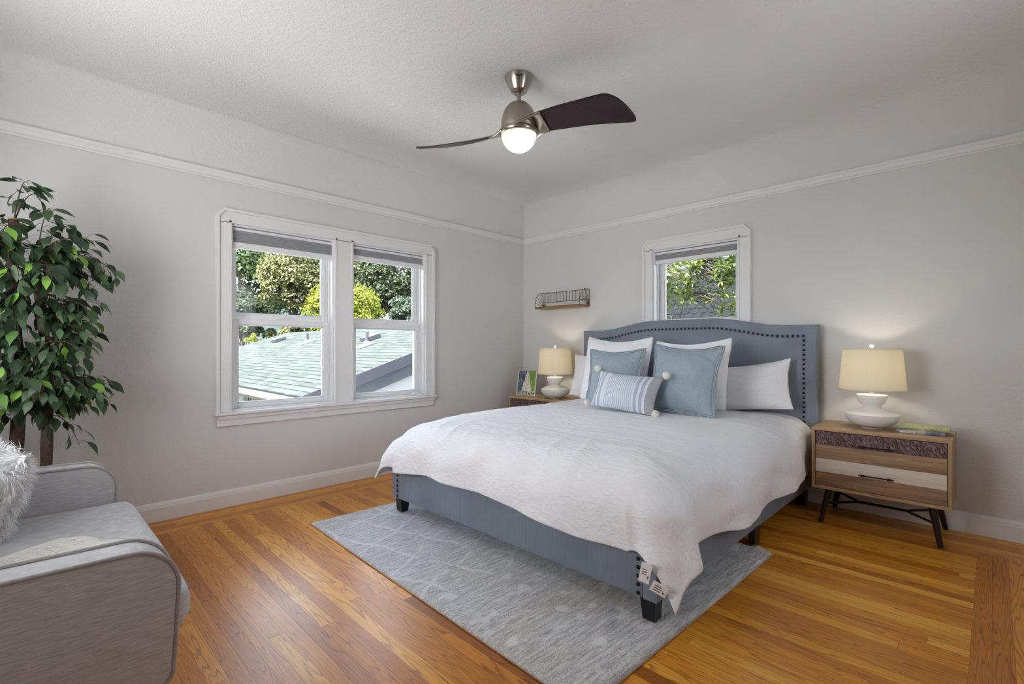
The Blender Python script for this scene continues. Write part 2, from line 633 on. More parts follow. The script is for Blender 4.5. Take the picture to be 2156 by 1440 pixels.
def photo_mat():
    """an outdoor snapshot: dark blue trees, a pale slanting path, bright green, a pale foreground"""
    k = N('snapshot_print')
    uv = k.n('ShaderNodeUVMap').outputs[0]
    o = k.sep(uv)
    n = k.noise(k.mapping(uv, (9, 5, 1)), 1.0, 5, 0.75, 0.6)
    blue = k.ramp(n, [(0.35, lin((36, 44, 62))), (0.55, lin((92, 106, 130))), (0.72, lin((190, 196, 200)))])
    green = k.ramp(n, [(0.3, lin((70, 110, 40))), (0.6, lin((126, 160, 70))), (0.8, lin((170, 190, 110)))])
    white = k.ramp(n, [(0.3, lin((150, 148, 134))), (0.5, lin((214, 208, 190)))])
    x = k.math('ADD', o[0], k.math('MULTIPLY', k.math('SUBTRACT', n, 0.5), 0.30))
    col = k.mix(k.math('GREATER_THAN', x, 0.52), blue, green)
    w = k.math('SUBTRACT', 0.34, k.math('MULTIPLY', o[1], 0.30))
    tri = k.math('LESS_THAN', k.math('ABSOLUTE', k.math('SUBTRACT', x, 0.52)), w)
    col = k.mix(tri, col, white)
    low = k.math('LESS_THAN', k.math('ADD', o[1], k.math('MULTIPLY', n, 0.2)), 0.26)
    dark = k.ramp(k.noise(k.mapping(uv, (14, 12, 1)), 1.0, 3), [(0.42, lin((40, 44, 44))), (0.55, lin((190, 190, 182)))])
    col = k.mix(low, col, dark)
    k.principled(col, 0.25, 0, 0.4)
    M['snapshot'] = k.m


photo_mat()


def book_cover(name, a, b, c):
    k = N(name)
    v = k.coord()
    n = k.noise(v, 14, 3)
    m = k.noise(k.mapping(v, (60, 60, 60)), 1.0, 2)
    col = k.ramp(n, [(0.38, lin(a)), (0.52, lin(b)), (0.66, lin(c))])
    col = k.mix(k.math('MULTIPLY', m, 0.25), col, lin((120, 120, 110)))
    k.principled(col, 0.35, 0, 0.4)
    M[name] = k.m


book_cover('cover_green', (150, 160, 120), (186, 184, 120), (206, 196, 140))
book_cover('cover_blue', (70, 74, 96), (120, 122, 140), (190, 184, 172))
simple('label_cream', (214, 200, 180), 0.6)


# ---------------------------------------------------------------- object helpers
def thing(name, label, cat, loc=(0, 0, 0), rotz=0.0, group=None):
    o = bpy.data.objects.new(name, None)
    o.empty_display_size = 0.1
    C.objects.link(o)
    o.location = loc
    o.rotation_euler = (0, 0, rotz)
    o['label'] = label
    o['category'] = cat
    if group:
        o['group'] = group
    return o


def tag(o, label, cat, group=None):
    o['label'] = label
    o['category'] = cat
    if group:
        o['group'] = group
    return o


def obj(name, bm, mats, parent=None, smooth=False, angle=None, label=None):
    me = bpy.data.meshes.new(name)
    bm.to_mesh(me)
    bm.free()
    o = bpy.data.objects.new(name, me)
    C.objects.link(o)
    for m in (mats if isinstance(mats, (list, tuple)) else [mats]):
        me.materials.append(M[m])
    if smooth or angle:
        me.polygons.foreach_set('use_smooth', [True] * len(me.polygons))
        if angle:
            me.set_sharp_from_angle(angle=math.radians(angle))
    if parent is not None:
        o.parent = parent
    if label:
        o['label'] = label
    return o


def struct(name, bm, mats, parent=None, **kw):
    o = obj(name, bm, mats, parent, **kw)
    o['kind'] = 'structure'
    return o


def copy_tree(o, parent=None):
    c = o.copy()
    C.objects.link(c)
    if parent is not None:
        c.parent = parent
    for ch in list(o.children):
        copy_tree(ch, c)
    return c


def B():
    return bmesh.new()


def shift(bm, v):
    bmesh.ops.translate(bm, verts=bm.verts, vec=v)
    return bm


def box(bm, x0, x1, y0, y1, z0, z1, bev=0.0, seg=2, mi=0):
    r = bmesh.ops.create_cube(bm, size=1.0)
    vs = r['verts']
    for v in vs:
        v.co = Vector(((x0 + x1) / 2 + v.co.x * (x1 - x0), (y0 + y1) / 2 + v.co.y * (y1 - y0), (z0 + z1) / 2 + v.co.z * (z1 - z0)))
    fs = {f for v in vs for f in v.link_faces}
    for f in fs:
        f.material_index = mi
    if bev > 0:
        es = {e for v in vs for e in v.link_edges}
        bmesh.ops.bevel(bm, geom=list(es), offset=bev, segments=seg, profile=0.5, affect='EDGES')
    return bm


def prism(bm, pts, d0, d1, axis='x', mi=0):
    """extrude a 2-D outline between d0 and d1 along an axis; pts are the two other coordinates in order"""
    def mk(p, d):
        return {'x': (d, p[0], p[1]), 'y': (p[0], d, p[1]), 'z': (p[0], p[1], d)}[axis]
    a = [bm.verts.new(mk(p, d0)) for p in pts]
    b = [bm.verts.new(mk(p, d1)) for p in pts]
    n = len(pts)
    fs = [bm.faces.new(a[::-1]), bm.faces.new(b)]
    for i in range(n):
        fs.append(bm.faces.new((a[i], a[(i + 1) % n], b[(i + 1) % n], b[i])))
    for f in fs:
        f.material_index = mi
    bmesh.ops.recalc_face_normals(bm, faces=fs)
    return bm


def tube(bm, pts, radii, n=8, cap=True, mi=0):
    pts = [Vector(p) for p in pts]
    if not hasattr(radii, '__len__'):
        radii = [radii] * len(pts)
    rings = []
    up = None
    for i, p in enumerate(pts):
        t = (pts[min(i + 1, len(pts) - 1)] - pts[max(i - 1, 0)])
        if t.length < 1e-9:
            t = Vector((0, 0, 1))
        t.normalize()
        if up is None:
            up = t.orthogonal().normalized()
        up = (up - t * up.dot(t))
        if up.length < 1e-6:
            up = t.orthogonal()
        up.normalize()
        w = t.cross(up)
        rings.append([bm.verts.new(p + (up * math.cos(a) + w * math.sin(a)) * radii[i]) for a in [2 * PI * k / n for k in range(n)]])
    for i in range(len(rings) - 1):
        for k in range(n):
            f = bm.faces.new((rings[i][k], rings[i][(k + 1) % n], rings[i + 1][(k + 1) % n], rings[i + 1][k]))
            f.material_index = mi
    if cap:
        for r, rev in ((rings[0], True), (rings[-1], False)):
            f = bm.faces.new(r[::-1] if rev else r)
            f.material_index = mi
    return bm


def lathe(bm, prof, n=40, center=(0, 0), mi=0, closed=False):
    """prof: list of (r, z)"""
    rings = []
    for r, z in prof:
        if r < 1e-5:
            rings.append([bm.verts.new((center[0], center[1], z))])
        else:
            rings.append([bm.verts.new((center[0] + r * math.cos(2 * PI * k / n), center[1] + r * math.sin(2 * PI * k / n), z)) for k in range(n)])
    fs = []
    for i in range(len(rings) - 1 + (1 if closed else 0)):
        a, b = rings[i], rings[(i + 1) % len(rings)]
        for k in range(n):
            k2 = (k + 1) % n
            if len(a) == 1 and len(b) == 1:
                continue
            if len(a) == 1:
                fs.append(bm.faces.new((a[0], b[k], b[k2])))
            elif len(b) == 1:
                fs.append(bm.faces.new((a[k], b[0], a[k2])))
            else:
                fs.append(bm.faces.new((a[k], b[k], b[k2], a[k2])))
    for f in fs:
        f.material_index = mi
    bmesh.ops.recalc_face_normals(bm, faces=fs)
    return bm


def sphere(bm, c, r, sub=2, sq=(1, 1, 1), mi=0):
    res = bmesh.ops.create_icosphere(bm, subdivisions=sub, radius=r)
    for v in res['verts']:
        v.co = Vector((c[0] + v.co.x * sq[0], c[1] + v.co.y * sq[1], c[2] + v.co.z * sq[2]))
        for f in v.link_faces:
            f.material_index = mi
    return bm


def mesh_from_arrays(name, V, F, mat, parent=None):
    """V (n,3) float array, F (m,k) int array of equal-sized faces"""
    me = bpy.data.meshes.new(name)
    me.vertices.add(len(V))
    me.vertices.foreach_set('co', np.asarray(V, dtype=np.float32).ravel())
    k = F.shape[1]
    me.loops.add(F.size)
    me.loops.foreach_set('vertex_index', F.astype(np.int32).ravel())
    me.polygons.add(len(F))
    me.polygons.foreach_set('loop_start', np.arange(len(F), dtype=np.int32) * k)
    me.update(calc_edges=True)
    me.materials.append(M[mat])
    o = bpy.data.objects.new(name, me)
    C.objects.link(o)
    if parent is not None:
        o.parent = parent
    return o


# ---------------------------------------------------------------- the room
RX, RY = 4.40, -4.56          # side wall and rear wall
RAIL_B, RAIL_T, CEIL = 2.242, 2.308, 2.65
TH = 0.17                    # wall thickness
OZ0, OZ1 = 0.655, 1.962      # window openings
L_OPEN = [(-2.952, -2.207), (-2.057, -1.335)]
R_OPEN = [(1.594, 2.335)]


def floor():
    bm = B()
    uvl = bm.loops.layers.uv.new('UVMap')
    def quad(x0, x1, y0, y1, fn):
        vs = [bm.verts.new((x, y, 0)) for x, y in ((x0, y0), (x1, y0), (x1, y1), (x0, y1))]
        f = bm.faces.new(vs)
        for l in f.loops:
            l[uvl].uv = fn(l.vert.co.x, l.vert.co.y)
    W = 0.057
    xa, xb, yb = 5 * W, 3.69, -6 * W
    quad(xa, xb, RY - TH, yb, lambda x, y: (x, y))
    quad(-TH, RX + TH, yb, TH, lambda x, y: (x + 7.3, y - 40 * W))
    quad(-TH, xa, RY - TH, yb, lambda x, y: (y + 3.0, x + 90 * W))
    quad(xb, RX + TH, RY - TH, yb, lambda x, y: (y + 11.0, x - xb + 160 * W))
    o = struct('floor', bm, 'oak')
    return o


floor()
bm = B()
box(bm, -TH, RX + TH, RY - TH, TH, -0.25, -0.002)
struct('floor_slab', bm, 'eave_paint')


def wall(name, axis, pos, out, a0, a1, opens, oz):
    """a wall slab with rectangular openings; axis 'x' = wall in plane x=pos running along y"""
    bm = B()
    def bx(u0, u1, z0, z1):
        d0, d1 = sorted((pos, pos + out))
        if axis == 'x':
            box(bm, d0, d1, u0, u1, z0, z1)
        else:
            box(bm, u0, u1, d0, d1, z0, z1)
    top = CEIL + 0.05
    u = a0
    for (o0, o1) in sorted(opens):
        bx(u, o0, 0, top)
        bx(o0, o1, 0, oz[0])
        bx(o0, o1, oz[1], top)
        u = o1
    bx(u, a1, 0, top)
    bmesh.ops.remove_doubles(bm, verts=bm.verts, dist=1e-5)
    return struct(name, bm, 'wall_paint')


wall('wall_left', 'x', 0, -TH, RY - TH, TH, L_OPEN, (OZ0, OZ1))
wall('wall_right', 'y', 0, TH, 0, RX + TH, R_OPEN, (OZ0, OZ1))
wall('wall_rear', 'y', RY, -TH, 0, RX + TH, [(0.9, 2.3)], (0.8, 2.1))  # opening invented to let the added fill lamp in
wall('wall_side', 'x', RX, TH, RY, 0, [(-1.95, -1.35)], (0.95, 2.1))  # opening invented so more sky light reaches the room


def ceiling():
    bm = B()
    cw, ch = 0.42, CEIL - RAIL_T + 0.012
    n = 14
    rings = []
    for i in range(n + 1):
        a = PI / 2 * i / n
        ins = cw * (1 - math.cos(a))
        z = RAIL_T - 0.012 + ch * math.sin(a)
        rings.append([bm.verts.new(p) for p in ((ins, RY + ins, z), (RX - ins, RY + ins, z), (RX - ins, -ins, z), (ins, -ins, z))])
    for i in range(n):
        for k in range(4):
            bm.faces.new((rings[i][k], rings[i + 1][k], rings[i + 1][(k + 1) % 4], rings[i][(k + 1) % 4]))
    bm.faces.new(rings[-1])
    bmesh.ops.recalc_face_normals(bm, faces=bm.faces)
    # soften the mitres between neighbouring coves a little towards the top
    o = struct('ceiling', bm, 'ceiling_paint', angle=30)
    bm = B()
    box(bm, -TH - 0.15, RX + TH + 1.0, RY - TH - 1.9, TH + 0.15, CEIL + 0.06, CEIL + 0.2)  # room's roof; long rear and side overhangs shaped to block the sun
    struct('roof_slab', bm, 'eave_paint')


ceiling()

RAIL_PROF = [(0, RAIL_B), (0.012, RAIL_B), (0.014, RAIL_B + 0.010), (0.008, RAIL_B + 0.014), (0.016, RAIL_B + 0.020), (0.020, RAIL_B + 0.030),
             (0.020, RAIL_B + 0.042), (0.024, RAIL_B + 0.046), (0.026, RAIL_B + 0.060), (0.022, RAIL_T), (0, RAIL_T)]
BASE_PROF = [(0, 0.0), (0.016, 0.0), (0.016, 0.085), (0.013, 0.089), (0.013, 0.094), (0.010, 0.108), (0.004, 0.116), (0, 0.117)]


def run(name, prof, side):
    bm = B()
    if side == 'left':
        prism(bm, [(d, z) for d, z in prof], RY, 0, 'y')
    elif side == 'right':
        prism(bm, [(-d, z) for d, z in prof], 0, RX, 'x')
    elif side == 'rear':
        prism(bm, [(RY + d, z) for d, z in prof], 0, RX, 'x')
    else:
        prism(bm, [(RX - d, z) for d, z in prof], RY, 0, 'y')
    return bm


# prism's axis 'y' takes (x, z); axis 'x' takes (y, z)
for i, s in enumerate(('left', 'right', 'rear', 'side')):
    struct('trim_%d' % (i + 1), run('t', RAIL_PROF, s), 'trim_paint', angle=25)
    struct('baseboard_' + s, run('b', BASE_PROF, s), 'trim_paint', angle=25)


# ---------------------------------------------------------------- windows
def make_window(n, axis, opens, lock_latch=False):
    """double-hung units in one casing. local coords: u along the wall, d outward, z up"""
    root = bpy.data.objects.new('window_%d' % n, None)
    C.objects.link(root)
    root['kind'] = 'structure'
    def bx(bm, u0, u1, d0, d1, z0, z1, bev=0.0):
        if axis == 'x':
            box(bm, -d1, -d0, u0, u1, z0, z1, bev, 1)
        else:
            box(bm, u0, u1, d0, d1, z0, z1, bev, 1)
    def poly(bm, pts, d0, d1):
        if axis == 'x':
            prism(bm, pts, -d1, -d0, 'x')
        else:
            prism(bm, pts, d0, d1, 'y')
    def sobj(name, bm, mat, par=root):
        o = obj(name, bm, mat, par, angle=25)
        o['kind'] = 'structure'
        return o
    a, b = opens[0][0], opens[-1][1]
    cw, ct, ch = 0.094, 0.092, 0.050
    top = OZ1 + ct
    bm = B()
    # flat boards
    bx(bm, a - cw + 0.02, a + 0.004, -0.020, 0.0, OZ0 - 0.02, OZ1)
    bx(bm, b - 0.004, b + cw - 0.02, -0.020, 0.0, OZ0 - 0.02, OZ1)
    for i in range(len(opens) - 1):
        bx(bm, opens[i][1] - 0.004, opens[i + 1][0] + 0.004, -0.020, 0.0, OZ0 - 0.02, OZ1)
    i0 = 0.02
    poly(bm, [(a - cw + i0, OZ1 - 0.004), (b + cw - i0, OZ1 - 0.004), (b + cw - i0, top - ch), (b + cw - ch - 0.005, top - i0), (a - cw + ch + 0.005, top - i0), (a - cw + i0, top - ch)], -0.020, 0.0)
    # raised outer band with clipped corners
    outer = [(a - cw, OZ0 - 0.02), (a - cw, top - ch), (a - cw + ch, top), (b + cw - ch, top), (b + cw, top - ch), (b + cw, OZ0 - 0.02)]
    inner = [(a - cw + i0, OZ0 - 0.02), (a - cw + i0, top - ch - 0.006), (a - cw + ch + 0.006, top - i0), (b + cw - ch - 0.006, top - i0), (b + cw - i0, top - ch - 0.006), (b + cw - i0, OZ0 - 0.02)]
    for i in range(5):
        poly(bm, [outer[i], outer[i + 1], inner[i + 1], inner[i]], -0.030, 0.0)
    # narrow bead at the opening
    for (o0, o1) in opens:
        bx(bm, o0 - 0.012, o0, -0.024, -0.018, OZ0, OZ1 + 0.012)
        bx(bm, o1, o1 + 0.012, -0.024, -0.018, OZ0, OZ1 + 0.012)
        bx(bm, o0 - 0.012, o1 + 0.012, -0.024, -0.018, OZ1, OZ1 + 0.012)
    sobj('casing', bm, 'trim_paint')
    bm = B()
    bx(bm, a - cw - 0.012, b + cw + 0.012, -0.055, 0.04, OZ0 - 0.022, OZ0, 0.004)
    sobj('sill', bm, 'trim_paint')
    bm = B()
    def apr(z0, z1, d):
        bx(bm, a - cw + 0.006, b + cw - 0.006, -d, 0.0, z0, z1, 0.002)
    apr(OZ0 - 0.050, OZ0 - 0.022, 0.034)
    apr(OZ0 - 0.098, OZ0 - 0.050, 0.020)
    sobj('apron', bm, 'trim_paint')
    for (o0, o1) in opens:
        bm = B()
        j = 0.016
        for (u0, u1, z0, z1) in ((o0, o0 + j, OZ0, OZ1), (o1 - j, o1, OZ0, OZ1), (o0 + j, o1 - j, OZ1 - j, OZ1), (o0 + j, o1 - j, OZ0, OZ0 + 0.012)):
            bx(bm, u0, u1, 0.0, TH + 0.01, z0, z1)
        # tracks down both jambs
        for u in (o0 + j, o1 - j - 0.008):
            for d in (0.045, 0.085, 0.125):
                bx(bm, u, u + 0.008, d, d + 0.012, OZ0, OZ1 - j)
        sobj('frame', bm, 'vinyl')
        for nm, d, zb, zt, gz0, gz1, gi in (('upper_sash', 0.10, 1.300, OZ1 - 0.016, 1.343, 1.905, 0.058), ('lower_sash', 0.060, OZ0 + 0.012, 1.306, 0.702, 1.262, 0.062)):
            bm = B()
            s0, s1 = o0 + 0.020, o1 - 0.020
            bx(bm, s0, o0 + gi, d, d + 0.034, zb, zt, 0.003)
            bx(bm, o1 - gi, s1, d, d + 0.034, zb, zt, 0.003)
            bx(bm, o0 + gi - 0.002, o1 - gi + 0.002, d, d + 0.034, gz1, zt, 0.003)
            bx(bm, o0 + gi - 0.002, o1 - gi + 0.002, d, d + 0.034, zb, gz0, 0.003)
            # glazing bead
            g = 0.008
            for (u0, u1, z0, z1) in ((o0 + gi, o0 + gi + g, gz0, gz1), (o1 - gi - g, o1 - gi, gz0, gz1), (o0 + gi, o1 - gi, gz0, gz0 + g), (o0 + gi, o1 - gi, gz1 - g, gz1)):
                bx(bm, u0, u1, d + 0.008, d + 0.022, z0, z1)
            s = sobj(nm, bm, 'vinyl')
            bm = B()
            bx(bm, o0 + gi, o1 - gi, d + 0.014, d + 0.018, gz0, gz1)
            sobj('pane', bm, 'glass', s)
            if nm == 'lower_sash':
                bm = B()
                c = (o0 + o1) / 2
                bx(bm, c - 0.045, c + 0.045, d - 0.004, d + 0.030, zt, zt + 0.010, 0.002)
                bx(bm, c - 0.012, c + 0.050, d + 0.002, d + 0.024, zt + 0.010, zt + 0.022, 0.003)
                sobj('sash_lock', bm, 'vinyl', s)
    if lock_latch:
        bm = B()
        u = opens[-1][1] - 0.085
        bx(bm, u - 0.035, u + 0.055, 0.005, 0.05, OZ0 + 0.001, OZ0 + 0.022, 0.004)
        bx(bm, u - 0.02, u + 0.045, 0.012, 0.04, OZ0 + 0.022, OZ0 + 0.032, 0.004)
        sobj('latch', bm, 'vinyl')
    return root


make_window(1, 'x', L_OPEN, True)
make_window(2, 'y', R_OPEN)


def make_blind(axis, o0, o1, zf, zb, label):
    """cellular shade gathered under its head rail; zf = foot of the fabric, zb = foot of the bottom rail"""
    w = o1 - o0 - 0.006
    c = (o0 + o1) / 2
    root = thing('window_blind', label, 'blind', (-0.03, c, OZ1 - 0.022) if axis == 'x' else (c, 0.03, OZ1 - 0.022), PI / 2 if axis == 'x' else 0, 'pleated window blinds')
    zo = OZ1 - 0.022
    # local: x along the width, y depth (room side is -y for the right wall; +y turns to the room on the left wall)
    bm = B()
    box(bm, -w / 2, w / 2, -0.022, 0.022, -0.020, 0.0, 0.003, 1)
    obj('head_rail', bm, 'vinyl', root, angle=25)
    bm = B()
    z = -0.020
    n = max(3, int((zo - 0.02 - zf) / 0.011))
    st = (zo - 0.020 - zf) / n
    pts = []
    for i in range(n):
        pts += [(0.014, z - i * st), (0.019, z - (i + 0.5) * st)]
    pts.append((0.014, z - n * st))
    outline = pts + [(-p[0], p[1]) for p in reversed(pts)]
    prism(bm, outline, -w / 2 + 0.004, w / 2 - 0.004, 'x')
    obj('fabric', bm, 'blind', root)
    bm = B()
    box(bm, -w / 2 + 0.002, w / 2 - 0.002, -0.020, 0.020, zb - zo, zf - zo, 0.003, 1)
    obj('bottom_rail', bm, 'vinyl', root, angle=25)
    return root


make_blind('x', *L_OPEN[0], 1.838, 1.797, 'grey pleated blind on the left sash of the double window, lowered furthest')
make_blind('x', *L_OPEN[1], 1.866, 1.826, 'narrow grey pleated blind on the right sash of the double window')
make_blind('y', *R_OPEN[0], 1.872, 1.838, 'narrow grey pleated blind in the single window above the headboard')


# ---------------------------------------------------------------- bed
BX0, BX1, BYF, BYH = 0.90, 2.89, -2.222, -0.10     # headboard sides, footboard face, headboard face
BC = (BX0 + BX1) / 2


def head_z(x):
    """top line of the headboard: level shoulders, then a soft S up to a long crown"""
    t = abs(x - BC) / ((BX1 - BX0) / 2)
    if t > 0.80:
        return 1.258
    if t < 0.80:
        k = min(1.0, (0.80 - t) / 0.56)
        s = k * k * (3 - 2 * k)
        return 1.258 + 0.074 * s
    return 1.258


bed = thing('upholstered_bed', 'king bed upholstered in blue grey linen with nailhead trim and arched headboard', 'bed', (BC, -1.15, 0))
OFF = Vector((-BC, 1.15, 0))


def bedpart(name, bm, mat, par=bed, **kw):
    return obj(name, shift(bm, OFF), mat, par, **kw)


def slab_with_top(x0, x1, zf, z0, y0, y1, n=90):
    bm = B()
    top = [(x0 + (x1 - x0) * i / n) for i in range(n + 1)]
    pts = [(x0, z0)] + [(x1, z0)] + [(x, zf(x)) for x in reversed(top)]
    prism(bm, pts, y0, y1, 'y')
    # round the front arris
    es = [e for e in bm.edges if abs(e.verts[0].co.y - y0) < 1e-6 and abs(e.verts[1].co.y - y0) < 1e-6]
    bmesh.ops.bevel(bm, geom=es, offset=0.014, segments=3, profile=0.5, affect='EDGES')
    return bm


bm = slab_with_top(BX0, BX1, head_z, 0.12, BYH, -0.022)
headboard = bedpart('headboard', bm, 'bed_linen', angle=40)
# raised border welt where the border meets the field
INS = 0.083


def welt_path():
    pts = []
    z = 0.50
    pts.append((BX0 + INS, z))
    pts.append((BX0 + INS, head_z(BX0 + INS) - INS + 0.004))
    n = 60
    for i in range(1, n):
        x = BX0 + INS + (BX1 - BX0 - 2 * INS) * i / n
        pts.append((x, head_z(x) - INS + 0.004))
    pts.append((BX1 - INS, head_z(BX1 - INS) - INS + 0.004))
    pts.append((BX1 - INS, z))
    return pts


wp = welt_path()
bm = B()
for off in (-0.011, 0.011):
    q = []
    for i, (x, z) in enumerate(wp):
        if i in (0, 1):
            q.append((x + off, BYH - 0.001, z + (off if i == 1 else 0)))
        elif i in (len(wp) - 1, len(wp) - 2):
            q.append((x - off, BYH - 0.001, z + (off if i == len(wp) - 2 else 0)))
        else:
            q.append((x, BYH - 0.001, z + off))
    q = [(x, y, z if not (0 < i < len(q) - 1) else z - (2 * off if False else 0)) for i, (x, y, z) in enumerate(q)]
    tube(bm, q, 0.0022, 5, False)
bedpart('seam', bm, 'bed_linen', headboard, smooth=True)


def nail_bm():
    bm = B()
    sphere(bm, (0, 0, 0), 0.0088, 2, (1, 0.55, 1))
    return bm


nail_me = None
def nail(parent, loc):
    global nail_me
    if nail_me is None:
        o = obj('nail_head', nail_bm(), 'nail_black', parent, smooth=True)
        nail_me = o.data
    else:
        o = bpy.data.objects.new('nail_head', nail_me)
        C.objects.link(o)
        o.parent = parent
    o.location = Vector(loc) + OFF
    return o


# resample the welt at even steps for the nails
lens = [0.0]
for a, b in zip(wp, wp[1:]):
    lens.append(lens[-1] + math.dist(a, b))
STEP = 0.0335
d = 0.0
while d < lens[-1]:
    i = max(j for j in range(len(lens) - 1) if lens[j] <= d)
    t = (d - lens[i]) / (lens[i + 1] - lens[i])
    x = wp[i][0] + (wp[i + 1][0] - wp[i][0]) * t
    z = wp[i][1] + (wp[i + 1][1] - wp[i][1]) * t
    nail(headboard, (x, BYH - 0.002, z))
    d += STEP

FX0, FX1 = 0.895, 2.822
bm = B()
box(bm, FX0 + 0.062, FX1 - 0.062, BYF, BYF + 0.07, 0.098, 0.345, 0.012, 2)
box(bm, FX0, FX0 + 0.062, BYF, BYF + 0.075, 0.098, 0.348, 0.006, 2)
box(bm, FX1 - 0.062, FX1, BYF, BYF + 0.075, 0.098, 0.348, 0.006, 2)
foot = bedpart('footboard', bm, 'bed_linen', angle=40)
for s in (FX0 + 0.068, FX1 - 0.080):
    for k in range(7):
        nail(foot, (s, BYF - 0.003, 0.118 + 0.034 * k))
for x in (FX0 + 0.004, FX1 - 0.044):
    bm = B()
    for y0, y1 in ((BYF + 0.072, -1.005), (-1.002, -0.09)):
        box(bm, x, x + 0.042, y0, y1, 0.098, 0.335, 0.006, 2)
    bedpart('side_rail', bm, 'bed_linen', angle=40)


def leg(x0, x1, y0, y1, z0, z1, taper=0.010):
    bm = B()
    box(bm, x0, x1, y0, y1, z0, z1)
    for v in bm.verts:
        if v.co.z < (z0 + z1) / 2:
            v.co.x += taper if v.co.x < (x0 + x1) / 2 else -taper * 0.3
            v.co.y += taper * 0.4 if v.co.y < (y0 + y1) / 2 else -taper
    bmesh.ops.bevel(bm, geom=list(bm.edges), offset=0.002, segments=1, affect='EDGES')
    return bm


RUGZ = 0.0160
for x0, x1, y0, y1, z0 in ((FX0 + 0.03, FX0 + 0.10, BYF + 0.006, BYF + 0.074, RUGZ), (FX1 - 0.078, FX1 - 0.012, BYF + 0.006, BYF + 0.074, RUGZ),
                           (FX0 + 0.01, FX0 + 0.06, -1.090, -1.005, 0.0), (FX1 - 0.040, FX1 + 0.004, -1.135, -1.05, 0.0),
                           (FX0 + 0.01, FX0 + 0.07, -0.155, -0.085, 0.0), (FX1 - 0.06, FX1 + 0.01, -0.155, -0.085, 0.0)):
    bedpart('leg', leg(x0, x1, y0, y1, z0, 0.104), 'black_leg')
bm = B()
box(bm, FX0 + 0.07, FX1 - 0.07, BYF + 0.12, BYH - 0.005, 0.20, 0.550, 0.06, 4)
bedpart('mattress', bm, 'pillow_cotton', angle=40)


